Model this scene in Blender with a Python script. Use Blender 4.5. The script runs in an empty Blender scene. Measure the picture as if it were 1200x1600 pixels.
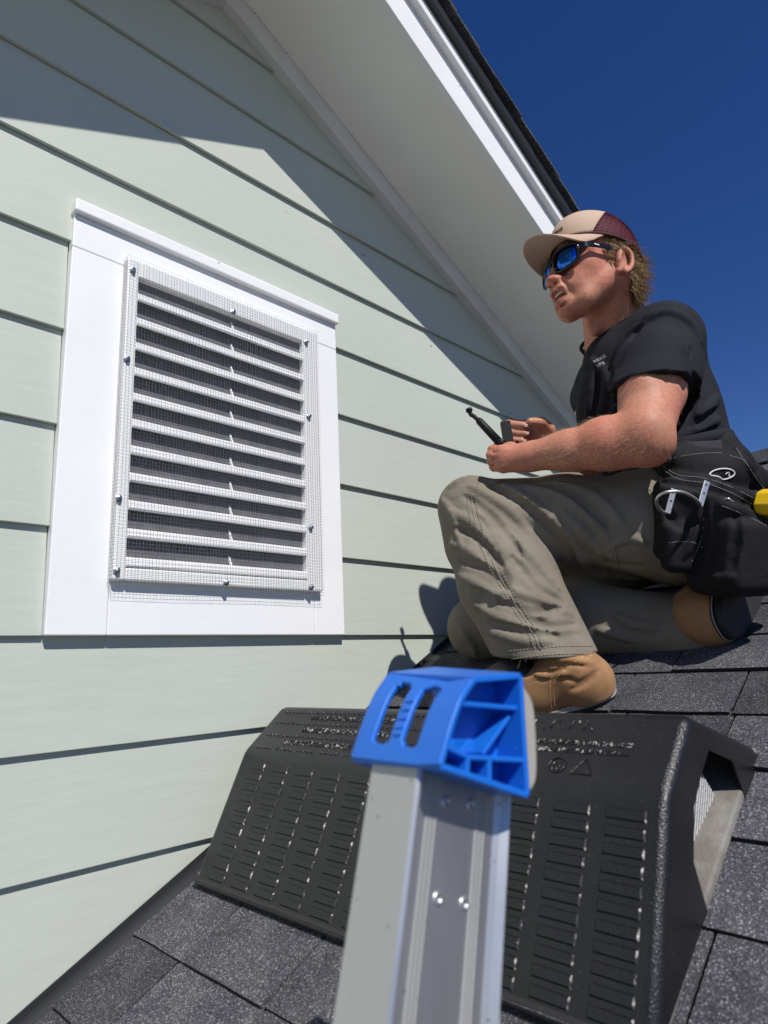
import bpy, bmesh, math, random
import numpy as np
from mathutils import Vector, Matrix
random.seed(7)
rng = np.random.default_rng(7)
sc = bpy.context.scene
COL = sc.collection
# ------------------------------------------------------------------ camera
F = 1019.69
CAM = np.array([0.0, -1.12432, -0.067569])
CR = np.array([0.70781417, -0.70498229, -0.04471099])
CU = np.array([-0.12916489, -0.19139139, 0.97297778])
CF = np.array([0.6944894, 0.68291237, 0.22652849])
cd = bpy.data.cameras.new('camera'); cam = bpy.data.objects.new('camera', cd); COL.objects.link(cam)
M = Matrix(((CR[0], CU[0], -CF[0], CAM[0]), (CR[1], CU[1], -CF[1], CAM[1]), (CR[2], CU[2], -CF[2], CAM[2]), (0, 0, 0, 1)))
cam.matrix_world = M
cd.sensor_width = 36; cd.lens = F / 1600 * 36; cd.clip_start = .02; cd.clip_end = 5000
cd.dof.use_dof = True; cd.dof.focus_distance = 1.38; cd.dof.aperture_fstop = 6.0
sc.camera = cam
sc.render.resolution_x = 768; sc.render.resolution_y = 1024
# ------------------------------------------------------------------ light
SUN = np.array([-.384, -1, 1.229]); SUN /= np.linalg.norm(SUN)      # towards the sun
w = bpy.data.worlds.new('World'); sc.world = w; w.use_nodes = True
nt = w.node_tree
for n in list(nt.nodes): nt.nodes.remove(n)
sky = nt.nodes.new('ShaderNodeTexSky'); sky.sky_type = 'NISHITA'; sky.sun_disc = False
sky.sun_elevation = math.asin(SUN[2]); sky.sun_rotation = math.atan2(SUN[0], SUN[1])
sky.altitude = 300; sky.air_density = 1.0; sky.dust_density = .0; sky.ozone_density = 5.0
bg = nt.nodes.new('ShaderNodeBackground'); bg.inputs[1].default_value = .078
ow = nt.nodes.new('ShaderNodeOutputWorld')
hs = nt.nodes.new('ShaderNodeHueSaturation'); hs.inputs['Saturation'].default_value = 1.24; hs.inputs['Hue'].default_value = .516
nt.links.new(sky.outputs[0], hs.inputs['Color']); nt.links.new(hs.outputs[0], bg.inputs[0]); nt.links.new(bg.outputs[0], ow.inputs[0])
sl = bpy.data.lights.new('sun', 'SUN'); sl.energy = 4.7; sl.angle = math.radians(.53); sl.color = (1, .965, .91)
so = bpy.data.objects.new('sun', sl); COL.objects.link(so)
so.rotation_euler = Vector(SUN).to_track_quat('Z', 'Y').to_euler()
sc.view_settings.view_transform = 'Standard'; sc.view_settings.look = 'None'
sc.view_settings.exposure = 0.0; sc.view_settings.gamma = 1.0; sc.view_settings.use_curve_mapping = False

# ------------------------------------------------------------------ helpers
def K(px, py, z):
    return CAM + z * (CF + CR * (px - 600) / F - CU * (py - 800) / F)
def ray(px, py):
    return CF + CR * (px - 600) / F - CU * (py - 800) / F
def onY(px, py, Y):
    d = ray(px, py); t = (Y - CAM[1]) / d[1]; return CAM + t * d
def onplane(px, py, n, pt):
    d = ray(px, py); n = np.array(n, float); t = (n @ (np.array(pt) - CAM)) / (n @ d); return CAM + t * d
def unit(v): v = np.array(v, float); return v / np.linalg.norm(v)

def tag(o, label=None, cat=None, group=None, kind=None):
    if label: o['label'] = label
    if cat: o['category'] = cat
    if group: o['group'] = group
    if kind: o['kind'] = kind
    return o
WLOC = {}
def empty(name, loc=(0, 0, 0), parent=None):
    o = bpy.data.objects.new(name, None); COL.objects.link(o); o.empty_display_size = .05
    WLOC[o.name] = Vector([float(q) for q in loc]); o.location = WLOC[o.name]
    if parent is not None: attach(o, parent)
    return o
def attach(o, parent):
    o.parent = parent; o.matrix_parent_inverse = Matrix.Translation(-WLOC.get(parent.name, Vector((0, 0, 0))))
def link(name, me, mat=None, parent=None, smooth=False):
    o = bpy.data.objects.new(name, me); COL.objects.link(o)
    if mat is not None and not me.materials:
        for m in (mat if isinstance(mat, (list, tuple)) else [mat]): me.materials.append(m)
    if smooth: me.polygons.foreach_set('use_smooth', [True] * len(me.polygons))
    if parent is not None: attach(o, parent)
    return o
def mesh(name, v, f, mat=None, parent=None, smooth=False):
    me = bpy.data.meshes.new(name); me.from_pydata([tuple(map(float, a)) for a in v], [], [tuple(map(int, a)) for a in f]); me.update()
    return link(name, me, mat, parent, smooth)
def mods(o, bevel=None, seg=2, solid=None, sub=0, ang=30, off=-1):
    if solid: m = o.modifiers.new('s', 'SOLIDIFY'); m.thickness = solid; m.offset = off
    if bevel:
        m = o.modifiers.new('b', 'BEVEL'); m.width = bevel; m.segments = seg; m.limit_method = 'ANGLE'; m.angle_limit = math.radians(ang); m.harden_normals = False
    if sub: m = o.modifiers.new('u', 'SUBSURF'); m.levels = sub; m.render_levels = sub
    return o
BOXF = [(0, 3, 2, 1), (4, 5, 6, 7), (0, 1, 5, 4), (1, 2, 6, 5), (2, 3, 7, 6), (3, 0, 4, 7)]
def boxv(x0, x1, y0, y1, z0, z1):
    return [(x0, y0, z0), (x1, y0, z0), (x1, y1, z0), (x0, y1, z0), (x0, y0, z1), (x1, y0, z1), (x1, y1, z1), (x0, y1, z1)]
def box(name, x0, x1, y0, y1, z0, z1, mat, parent=None, bevel=None):
    o = mesh(name, boxv(x0, x1, y0, y1, z0, z1), BOXF, mat, parent)
    if bevel: mods(o, bevel, 2)
    return o
def obox(c, ax, hs):
    c = np.array(c, float); A = [np.array(a, float) * h for a, h in zip(ax, hs)]
    return [c + s[0] * A[0] + s[1] * A[1] + s[2] * A[2] for s in ((-1, -1, -1), (1, -1, -1), (1, 1, -1), (-1, 1, -1), (-1, -1, 1), (1, -1, 1), (1, 1, 1), (-1, 1, 1))]
def prism(poly, axis_vec, off=(0, 0, 0)):
    """poly: list of 3d points, extruded by axis_vec"""
    n = len(poly); p = [np.array(q, float) + np.array(off) for q in poly]; a = np.array(axis_vec, float)
    v = p + [q + a for q in p]
    f = [tuple(range(n - 1, -1, -1)), tuple(range(n, 2 * n))] + [(i, (i + 1) % n, n + (i + 1) % n, n + i) for i in range(n)]
    return v, f
def frame_from(t):
    t = unit(t); h = np.array([0, 0, 1.]) if abs(t[2]) < .9 else np.array([1., 0, 0])
    a = unit(np.cross(t, h)); return a, np.cross(t, a)
def tube(pts, rad, n=8, caps=True):
    pts = [np.array(q, float) for q in pts]; m = len(pts)
    if np.isscalar(rad): rad = [rad] * m
    v = []; f = []; a = None
    for i in range(m):
        t = pts[min(i + 1, m - 1)] - pts[max(i - 1, 0)]; t = unit(t)
        if a is None: a, b = frame_from(t)
        else: a = unit(a - t * (a @ t)); b = np.cross(t, a)
        for k in range(n):
            an = 2 * math.pi * k / n; v.append(pts[i] + rad[i] * (a * math.cos(an) + b * math.sin(an)))
    for i in range(m - 1):
        for k in range(n): f.append((i * n + k, i * n + (k + 1) % n, (i + 1) * n + (k + 1) % n, (i + 1) * n + k))
    if caps: f += [tuple(range(n - 1, -1, -1)), tuple((m - 1) * n + k for k in range(n))]
    return v, f
def join(parts):
    v = []; f = []
    for a, b in parts:
        o = len(v); v += list(a); f += [tuple(i + o for i in q) for q in b]
    return v, f
def smooth_line(pts, n=6):
    pts = [np.array(q, float) for q in pts]; P = [2 * pts[0] - pts[1]] + pts + [2 * pts[-1] - pts[-2]]; out = []
    for i in range(1, len(P) - 2):
        for k in range(n):
            t = k / n; a, b, c, d = P[i - 1], P[i], P[i + 1], P[i + 2]
            out.append(.5 * ((2 * b) + (-a + c) * t + (2 * a - 5 * b + 4 * c - d) * t * t + (-a + 3 * b - 3 * c + d) * t ** 3))
    out.append(pts[-1]); return out
def text_mesh(name, body, size, mat, parent, origin, xdir, ydir, ext=.0004, bold=False, space=1.0):
    cu = bpy.data.curves.new(name, 'FONT'); cu.body = body; cu.size = size; cu.extrude = ext; cu.align_x = 'CENTER'; cu.align_y = 'CENTER'
    cu.resolution_u = 2; cu.space_character = space
    if bold: cu.offset = size * .015
    t = bpy.data.objects.new(name, cu); COL.objects.link(t)
    dg = bpy.context.evaluated_depsgraph_get(); me = bpy.data.meshes.new_from_object(t.evaluated_get(dg))
    bpy.data.objects.remove(t)
    x = unit(xdir); z = unit(np.cross(x, ydir)); y = np.cross(z, x); o = np.array(origin, float)
    for v in me.vertices:
        c = v.co; v.co = Vector(o + x * c[0] + y * c[1] + z * c[2])
    me.materials.clear()
    return link(name, me, mat, parent)

# ------------------------------------------------------------------ materials
def mat(name, col, rough=.6, metal=0, spec=.5, var=None, vscale=8, bumps=(), sss=0, coat=0, sheen=0, stretch=None, detail=6):
    """var: second colour mixed by noise; bumps: list of (scale, strength, distance[, stretch])"""
    m = bpy.data.materials.new(name); m.use_nodes = True; t = m.node_tree; N = t.nodes; b = N['Principled BSDF']; L = t.links
    c = (*col, 1)
    b.inputs['Base Color'].default_value = c; b.inputs['Roughness'].default_value = rough; b.inputs['Metallic'].default_value = metal
    b.inputs['Specular IOR Level'].default_value = spec
    if sss:
        b.inputs['Subsurface Weight'].default_value = sss; b.inputs['Subsurface Radius'].default_value = (1, .35, .2); b.inputs['Subsurface Scale'].default_value = .008
    if coat: b.inputs['Coat Weight'].default_value = coat
    if sheen: b.inputs['Sheen Weight'].default_value = sheen; b.inputs['Sheen Roughness'].default_value = .5
    tc = N.new('ShaderNodeTexCoord')
    def mapped(st):
        if not st: return tc.outputs['Object']
        mp = N.new('ShaderNodeMapping'); mp.inputs['Scale'].default_value = st; L.new(tc.outputs['Object'], mp.inputs[0]); return mp.outputs[0]
    if var:
        nz = N.new('ShaderNodeTexNoise'); nz.inputs['Scale'].default_value = vscale; nz.inputs['Detail'].default_value = detail
        L.new(mapped(stretch), nz.inputs['Vector'])
        rp = N.new('ShaderNodeValToRGB'); rp.color_ramp.elements[0].position = .35; rp.color_ramp.elements[1].position = .65
        rp.color_ramp.elements[0].color = c; rp.color_ramp.elements[1].color = (*var, 1)
        L.new(nz.outputs['Fac'], rp.inputs[0]); L.new(rp.outputs[0], b.inputs['Base Color'])
    prev = None
    for bp in bumps:
        nz = N.new('ShaderNodeTexNoise'); nz.inputs['Scale'].default_value = bp[0]; nz.inputs['Detail'].default_value = 3
        L.new(mapped(bp[3] if len(bp) > 3 else None), nz.inputs['Vector'])
        bm = N.new('ShaderNodeBump'); bm.inputs['Strength'].default_value = bp[1]; bm.inputs['Distance'].default_value = bp[2]
        L.new(nz.outputs['Fac'], bm.inputs['Height'])
        if prev: L.new(prev.outputs[0], bm.inputs['Normal'])
        prev = bm
    if prev: L.new(prev.outputs[0], b.inputs['Normal'])
    return m
def ridged(m, scale, strength, dist, st=(1, 1, 1)):
    """creased cloth relief"""
    N, L, b = nodes(m); tc = N.new('ShaderNodeTexCoord'); mp = N.new('ShaderNodeMapping'); mp.inputs['Scale'].default_value = st; mp.inputs['Rotation'].default_value = (.5, .6, .2); L.new(tc.outputs['Object'], mp.inputs[0])
    nz = N.new('ShaderNodeTexNoise'); nz.noise_type = 'RIDGED_MULTIFRACTAL'; nz.inputs['Scale'].default_value = scale; nz.inputs['Detail'].default_value = 2.5; nz.inputs['Distortion'].default_value = .6; L.new(mp.outputs[0], nz.inputs['Vector'])
    bm = N.new('ShaderNodeBump'); bm.inputs['Strength'].default_value = strength; bm.inputs['Distance'].default_value = dist; L.new(nz.outputs['Fac'], bm.inputs['Height'])
    if b.inputs['Normal'].links: L.new(b.inputs['Normal'].links[0].from_socket, bm.inputs['Normal'])
    L.new(bm.outputs[0], b.inputs['Normal']); return m
def nodes(m): return m.node_tree.nodes, m.node_tree.links, m.node_tree.nodes['Principled BSDF']

def add_specks(m, scale, thr, col, width=.13):
    """mix small separate specks of colour over the base"""
    N, L, b = nodes(m); src = b.inputs['Base Color'].links[0].from_socket if b.inputs['Base Color'].links else None
    vo = N.new('ShaderNodeTexVoronoi'); vo.inputs['Scale'].default_value = scale; tc = N.new('ShaderNodeTexCoord'); L.new(tc.outputs['Object'], vo.inputs['Vector'])
    lt = N.new('ShaderNodeMath'); lt.operation = 'LESS_THAN'; L.new(vo.outputs['Distance'], lt.inputs[0]); lt.inputs[1].default_value = width
    sp = N.new('ShaderNodeSeparateColor'); L.new(vo.outputs['Color'], sp.inputs[0])
    l2 = N.new('ShaderNodeMath'); l2.operation = 'LESS_THAN'; L.new(sp.outputs[0], l2.inputs[0]); l2.inputs[1].default_value = thr
    mu = N.new('ShaderNodeMath'); mu.operation = 'MULTIPLY'; L.new(lt.outputs[0], mu.inputs[0]); L.new(l2.outputs[0], mu.inputs[1])
    mx = N.new('ShaderNodeMix'); mx.data_type = 'RGBA'; L.new(mu.outputs[0], mx.inputs[0])
    if src: L.new(src, mx.inputs[6])
    else: mx.inputs[6].default_value = b.inputs['Base Color'].default_value
    mx.inputs[7].default_value = (*col, 1); L.new(mx.outputs[2], b.inputs['Base Color'])
    return m

M_side = add_specks(mat('sage_siding_paint', (.475, .512, .452), .55, var=(.500, .534, .474), vscale=2.2, bumps=[(9, .25, .003, (1, 1, 5)), (160, .12, .0006)], spec=.35), 34, .012, (.16, .16, .13))
M_trim = add_specks(mat('white_trim_paint', (.85, .85, .85), .5, var=(.81, .815, .82), vscale=5, bumps=[(90, .35, .0009), (14, .3, .0018), (30, .25, .001, (1, 1, .25))], spec=.4), 46, .03, (.42, .41, .38))
M_louv = mat('white_vinyl', (.86, .86, .85), .45, bumps=[(30, .05, .001)])
M_soff = add_specks(mat('soffit_paint', (.88, .87, .83), .7, var=(.83, .82, .78), vscale=3, bumps=[(20, .1, .001)]), 9, .03, (.25, .24, .2))
M_friz = mat('frieze_paint', (.74, .74, .74), .6, var=(.66, .66, .65), vscale=9, bumps=[(30, .15, .001, (1, 1, 4))])
M_caulk = mat('dark_mildew', (.09, .085, .07), .9)
M_wire = mat('galvanised_wire', (.23, .24, .26), .45, metal=.5)
M_screen = mat('insect_screen', (.15, .15, .16), .85, var=(.11, .11, .12), vscale=40)
M_dark = mat('attic_black', (.012, .012, .013), .9)
M_screw = mat('zinc_screw', (.42, .48, .52), .3, metal=1)
M_rub = mat('black_washer', (.02, .02, .02), .6)
M_blackmetal = mat('black_flashing', (.022, .023, .026), .45, spec=.5, bumps=[(6, .2, .003), (60, .1, .0006)])
M_plastic = None

def shingle_mat(name, base, hi):
    m = mat(name, base, .9, spec=.25)
    N, L, b = nodes(m)
    tc = N.new('ShaderNodeTexCoord')
    oi = N.new('ShaderNodeObjectInfo')
    vo = N.new('ShaderNodeTexVoronoi'); vo.inputs['Scale'].default_value = 880; L.new(tc.outputs['Object'], vo.inputs['Vector'])
    sp = N.new('ShaderNodeSeparateColor'); L.new(vo.outputs['Color'], sp.inputs[0])
    nz = N.new('ShaderNodeTexNoise'); nz.inputs['Scale'].default_value = 11; nz.inputs['Detail'].default_value = 5; L.new(tc.outputs['Object'], nz.inputs['Vector'])
    rp = N.new('ShaderNodeValToRGB'); e = rp.color_ramp.elements
    e[0].position = 0; e[0].color = (base[0] * .35, base[1] * .35, base[2] * .35, 1); e[1].position = 1; e[1].color = (*hi, 1)
    x = e.new(.55); x.color = (*base, 1); x = e.new(.9); x.color = (base[0] * 1.7, base[1] * 1.7, base[2] * 1.75, 1)
    L.new(sp.outputs[0], rp.inputs[0])
    mx = N.new('ShaderNodeMix'); mx.data_type = 'RGBA'; mx.blend_type = 'MULTIPLY'; mx.inputs[0].default_value = 1
    r2 = N.new('ShaderNodeValToRGB'); r2.color_ramp.elements[0].position = .3; r2.color_ramp.elements[0].color = (.62, .62, .65, 1); r2.color_ramp.elements[1].position = .7; r2.color_ramp.elements[1].color = (1.25, 1.22, 1.18, 1)
    L.new(nz.outputs['Fac'], r2.inputs[0]); L.new(rp.outputs[0], mx.inputs[6]); L.new(r2.outputs[0], mx.inputs[7])
    m3 = N.new('ShaderNodeMix'); m3.data_type = 'RGBA'; m3.blend_type = 'MULTIPLY'; m3.inputs[0].default_value = 1
    mr = N.new('ShaderNodeMapRange'); mr.inputs['To Min'].default_value = .72; mr.inputs['To Max'].default_value = 1.22; L.new(oi.outputs['Random'], mr.inputs['Value'])
    L.new(mx.outputs[2], m3.inputs[6]); L.new(mr.outputs[0], m3.inputs[7]); L.new(m3.outputs[2], b.inputs['Base Color'])
    bm = N.new('ShaderNodeBump'); bm.inputs['Strength'].default_value = 1; bm.inputs['Distance'].default_value = .0016; L.new(sp.outputs[1], bm.inputs['Height']); L.new(bm.outputs[0], b.inputs['Normal'])
    return m
M_shin = shingle_mat('charcoal_granules', (.076, .077, .086), (.46, .47, .50))
M_shin_edge = mat('shingle_edge', (.012, .012, .013), .95)

def weave(m, scale, strength, dist=.0005):
    N, L, b = nodes(m); tc = N.new('ShaderNodeTexCoord')
    wv = N.new('ShaderNodeTexWave'); wv.inputs['Scale'].default_value = scale; wv.wave_type = 'BANDS'; wv.bands_direction = 'DIAGONAL'; wv.inputs['Distortion'].default_value = 1.5
    L.new(tc.outputs['Object'], wv.inputs['Vector'])
    bm = N.new('ShaderNodeBump'); bm.inputs['Strength'].default_value = strength; bm.inputs['Distance'].default_value = dist; L.new(wv.outputs['Fac'], bm.inputs['Height'])
    if b.inputs['Normal'].links: L.new(b.inputs['Normal'].links[0].from_socket, bm.inputs['Normal'])
    L.new(bm.outputs[0], b.inputs['Normal']); return m
M_pants = weave(mat('olive_grey_canvas', (.185, .160, .125), .9, var=(.225, .198, .158), vscale=14, bumps=[(22, .4, .006, (1, 1, 1.6)), (60, .35, .003, (1, 1, 1.8)), (220, .3, .0008)], sheen=0, spec=.2), 700, .25)
ridged(M_pants, 9, .5, .006, (1, 1, 2))
M_seam = mat('canvas_thread', (.25, .225, .18), .9, bumps=[(500, .5, .0005)])
M_shirt = mat('charcoal_jersey', (.012, .0125, .018), .9, var=(.016, .0165, .023), vscale=20, bumps=[(26, .4, .004), (60, .3, .002), (400, .25, .0004)], sheen=0, spec=.25)
M_pouch = weave(mat('black_cordura', (.0085, .0085, .010), .8, var=(.013, .013, .015), vscale=22, bumps=[(34, .5, .004), (80, .3, .002), (300, .4, .0006)], spec=.25), 900, .3)
ridged(M_pouch, 10, .45, .006); ridged(M_shirt, 7, .4, .006, (1, 1, 1.5))
M_stitch = mat('white_thread', (.38, .38, .37), .8)
M_leather = mat('tan_nubuck', (.34, .18, .075), .75, var=(.26, .132, .055), vscale=20, bumps=[(40, .25, .0015), (300, .3, .0005)], sheen=.1)
ridged(M_leather, 16, .5, .003)
M_sole = mat('black_rubber', (.02, .02, .021), .6, bumps=[(80, .2, .0008)])
M_welt = mat('pale_welt', (.30, .29, .28), .55, bumps=[(60, .1, .0005)])
M_thread_tan = mat('orange_thread', (.62, .36, .14), .8)

def skin_mat(name, a, c, sss=.12):
    m = mat(name, a, .55, var=c, vscale=9, bumps=[(45, .22, .0012), (420, .3, .0004)], sss=sss, spec=.3, detail=4)
    N, L, b = nodes(m)
    src = b.inputs['Base Color'].links[0].from_socket
    tc = N.new('ShaderNodeTexCoord'); nz = N.new('ShaderNodeTexNoise'); nz.inputs['Scale'].default_value = 150; nz.inputs['Detail'].default_value = 2; L.new(tc.outputs['Object'], nz.inputs['Vector'])
    rp = N.new('ShaderNodeValToRGB'); rp.color_ramp.elements[0].position = .3; rp.color_ramp.elements[0].color = (.84, .76, .72, 1); rp.color_ramp.elements[1].position = .62; rp.color_ramp.elements[1].color = (1.06, 1.04, 1.02, 1)
    L.new(nz.outputs['Fac'], rp.inputs[0])
    mx = N.new('ShaderNodeMix'); mx.data_type = 'RGBA'; mx.blend_type = 'MULTIPLY'; mx.inputs[0].default_value = .8; L.new(src, mx.inputs[6]); L.new(rp.outputs[0], mx.inputs[7]); L.new(mx.outputs[2], b.inputs['Base Color'])
    return m
M_skin = skin_mat('sunburnt_skin', (.50, .245, .162), (.51, .195, .132))
M_mouth = mat('mouth_inside', (.06, .012, .012), .5)
M_teeth = mat('teeth', (.75, .72, .64), .25)
M_lip = mat('lips', (.42, .15, .12), .45, sss=.2)
M_nail = mat('fingernail', (.66, .40, .33), .3)
M_hair = mat('sandy_hair', (.20, .115, .045), .45, var=(.46, .31, .15), vscale=45, spec=.5)
M_armhair = mat('blond_arm_hair', (.62, .42, .22), .4, spec=.6)
M_cap_tan = weave(mat('tan_cotton_twill', (.50, .345, .25), .85, var=(.53, .38, .28), vscale=16, bumps=[(200, .3, .0006)]), 900, .15)
M_cap_mesh = mat('maroon_mesh', (.12, .016, .032), .7)
M_cap_dark = mat('maroon_piping', (.05, .01, .016), .8)
M_ink = mat('dark_embroidery', (.06, .035, .04), .9)
M_frame = mat('black_glossy_frame', (.008, .008, .009), .18, spec=.6)
M_lens = mat('blue_mirror_lens', (.025, .16, .62), .08, metal=1)
M_blue = mat('blue_moulded_plastic', (.008, .135, .60), .36, var=(.010, .150, .62), vscale=12, spec=.5, bumps=[(90, .08, .0006)])
M_greyrub = mat('grey_rubber_pad', (.34, .32, .29), .8, bumps=[(60, .3, .001)])
M_alu = mat('brushed_aluminium', (.60, .60, .62), .40, metal=.85, var=(.40, .40, .43), vscale=11, bumps=[(120, .2, .0004, (1, 1, .06))], stretch=(1, 1, .25))
add_specks(M_alu, 240, .04, (.14, .14, .15), .2)
M_alu_dull = mat('dull_oxidised_aluminium', (.45, .455, .44), .55, metal=.35, var=(.50, .50, .475), vscale=6, bumps=[(80, .1, .0004)])
add_specks(M_blue, 260, .03, (.12, .26, .62), .18); add_specks(M_alu_dull, 200, .03, (.22, .21, .19), .2)
M_foam = mat('grey_foam', (.26, .245, .225), .95, var=(.18, .165, .145), vscale=30, bumps=[(260, .8, .0015)])
M_white_print = mat('white_print', (.75, .75, .75), .7)
M_chrome = mat('brushed_steel', (.60, .57, .54), .34, metal=.85)
M_yellow = mat('yellow_plastic', (.75, .48, .01), .35, bumps=[(60, .08, .0006)])
M_tool = mat('black_tool_steel', (.009, .008, .008), .5, metal=0, spec=.22, bumps=[(90, .15, .0006)])
M_red = mat('red_plastic', (.6, .05, .02), .4)
M_ground = mat('dry_ground', (.235, .23, .205), .95, var=(.19, .19, .16), vscale=.3)

# black wedge plastic: dusty, gritty
M_plastic = mat('black_textured_plastic', (.0075, .0075, .0085), .33, var=(.011, .011, .012), vscale=18, spec=.6, bumps=[(480, .75, .0010), (30, .1, .001)])
add_specks(M_plastic, 380, .05, (.16, .155, .145), .16)

# ------------------------------------------------------------------ ground and house
E = .178
mesh('ground', [(-900, -900, -3.9), (900, -900, -3.9), (900, 900, -3.9), (-900, 900, -3.9)], [(0, 1, 2, 3)], M_ground)['kind'] = 'structure'
house = empty('house', (0.664, 1.2, -3.9))
tag(house, 'sage green lap-sided gable house with white trim and charcoal shingle roofs', 'house')
AX, AZ = .664, 1.503          # frieze lower edge at the apex
S = .507
def rake(x, base=AZ): return base - S * abs(x - AX)
mR = .519; RC = -.721         # lower roof plane z = RC + mR x
def roofz(x): return RC + mR * x
WX0, WX1 = -2.2, 2.56
# sheathing behind the planks
v, f = prism([(WX0, .03, -3.9), (WX1 + 1.5, .03, -3.9), (WX1 + 1.5, .03, rake(WX1)+.04), (WX1, .03, rake(WX1) + .04), (AX, .03, AZ + .06), (WX0, .03, rake(WX0) + .04)], (0, 3.2, 0))
vent_hole = None
mesh('sheathing', [(WX0, .03, -3.9), (WX1 + .4, .03, -3.9), (WX1 + .4, .03, rake(WX1) - .1), (AX, .03, AZ + .05), (WX0, .03, rake(WX0)), (.47, .03, .11), (.47, .03, .70), (.885, .03, .70), (.885, .03, .11)],
     [(0, 1, 8, 5), (1, 2, 7, 8), (2, 3, 7), (3, 6, 7), (3, 4, 6), (4, 0, 5, 6)], M_side, house)
# planks
TX0, TX1 = .360, .991         # vent trim outer edges
def plank(x0, x1, z0, x0t=None, x1t=None):
    """lap plank; lower edge at z0 spans x0..x1, upper edge x0t..x1t"""
    x0t = x0 if x0t is None else x0t; x1t = x1 if x1t is None else x1t
    n = 1; t = .0085
    yb, yt = 0.0, .0095
    z1 = z0 + E + .012
    v = [(x0, yb, z0), (x1, yb, z0), (x1t, yt + .001, z1), (x0t, yt + .001, z1), (x0, yb + t, z0), (x1, yb + t, z0), (x1t, yt + t, z1), (x0t, yt + t, z1)]
    f = [(0, 1, 2, 3), (1, 0, 4, 5), (0, 3, 7, 4), (2, 1, 5, 6), (3, 2, 6, 7), (5, 4, 7, 6)]
    o = mesh('siding_plank', v, f, M_side, house)
    mods(o, .0012, 2); return o
for k in range(-16, 9):
    z0 = k * E; zt = z0 + E
    xr = AX + (AZ + .03 - z0) / S; xrt = AX + (AZ + .03 - zt) / S
    xl = AX - (AZ + .03 - z0) / S; xlt = AX - (AZ + .03 - zt) / S
    xr = min(xr, WX1); xrt = min(max(xrt, AX + .01), WX1); xl = max(xl, WX0); xlt = max(min(xlt, AX - .01), WX0)
    if 0 <= k <= 3:
        plank(xl, TX0 - .001, z0, xlt, TX0 - .001); plank(TX1 + .001, xr, z0, TX1 + .001, xrt)
    elif k < 0:
        plank(xl, xr, z0)
    else:
        plank(xl, xr, z0, xlt, xrt)
# long side wall of the house behind
box('side_wall', WX1 + .4, WX1 + .42, .03, 4.2, -3.9, .5, M_side, house)
box('side_wall', WX0 - .02, WX0, .0, 4.2, -3.9, .1, M_side, house)

# frieze boards, soffit, rake boards, upper roof
DS = .315
FZ = 1.9043 - (AZ + S * AX)     # frieze height
XE_R, XE_L = 2.47, -2.6
def rakeslab(name, sgn, y0, y1, za, zb, mat_, parent, xe, bevel=None, x_in=0):
    """slab following the rake, za..zb above the frieze line, from the apex to xe"""
    z = lambda x, o: AZ - S * abs(x - AX) + o
    v = [(AX + x_in * sgn, y0, z(AX, za)), (xe, y0, z(xe, za)), (xe, y1, z(xe, za)), (AX + x_in * sgn, y1, z(AX, za)), (AX + x_in * sgn, y0, z(AX, zb)), (xe, y0, z(xe, zb)), (xe, y1, z(xe, zb)), (AX + x_in * sgn, y1, z(AX, zb))]
    f = BOXF if sgn > 0 else [tuple(reversed(q)) for q in BOXF]
    o = mesh(name, v, f, mat_, parent)
    if bevel: mods(o, bevel, 2)
    return o
eave = empty('eave', (AX, 0, AZ), house)
for sgn, xe in ((1, XE_R), (-1, XE_L)):
    rakeslab('frieze_board', sgn, -.022, .02, 0, FZ + .004, M_friz, eave, xe, .0015)
    rakeslab('soffit_panel', sgn, -DS + .019, -.0225, FZ, FZ + .012, M_soff, eave, xe)
    rakeslab('rake_board', sgn, -DS, -DS + .019, FZ - .004, FZ + .104, M_trim, eave, xe, .002)
    rakeslab('rake_moulding', sgn, -DS - .020, -DS + .015, FZ + .1045, FZ + .142, M_trim, eave, xe, .002)
    rakeslab('drip_edge', sgn, -DS - .036, -DS + .015, FZ + .1425, FZ + .182, M_blackmetal, eave, xe, .001)
    rakeslab('roof_deck', sgn, -DS + .002, 4.0, FZ + .15, FZ + .181, M_dark, eave, xe)
# upper roof shingles: courses seen from their rake edge
upper = empty('upper_roof', (AX, 0, AZ + .3), house)
for sgn, xe in ((1, XE_R), (-1, XE_L)):
    n = 20
    L_ = abs(xe - AX); 
    for i in range(n):
        xa = AX + sgn * L_ * (i - .25) / n if i else AX; xb = AX + sgn * L_ * (i + 1) / n
        za = AZ - S * abs(xa - AX) + FZ + .183; zb = AZ - S * abs(xb - AX) + FZ + .183
        th = .007
        y0 = -DS - .050 - random.uniform(0, .006)
        v = [(xa, y0, za + .002), (xb, y0, zb + .007), (xb, 4.0, zb + .007), (xa, 4.0, za + .002), (xa, y0, za + .008), (xb, y0, zb + .016), (xb, 4.0, zb + .016), (xa, 4.0, za + .008)]
        mesh('shingle_course', v, BOXF if sgn > 0 else [tuple(reversed(q)) for q in BOXF], M_shin, upper)
# mildew marks and open caulk along the frieze-soffit joint
for i in range(60):
    x = AX + .03 + random.random() ** 1.4 * 1.1
    z = rake(x) + FZ - .0005
    l = random.choice([.002, .003, .003, .004, .02 if i < 4 else .003]); 
    o = mesh('mildew_spot', [(x, -.0235 - random.random() * .004, z - random.random() * .004), (x + l, -.0237, z - S * l), (x + l, -.0258, z - S * l - .0016), (x, -.0252, z - .0022)], [(0, 1, 2, 3)], M_caulk, eave)

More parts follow.
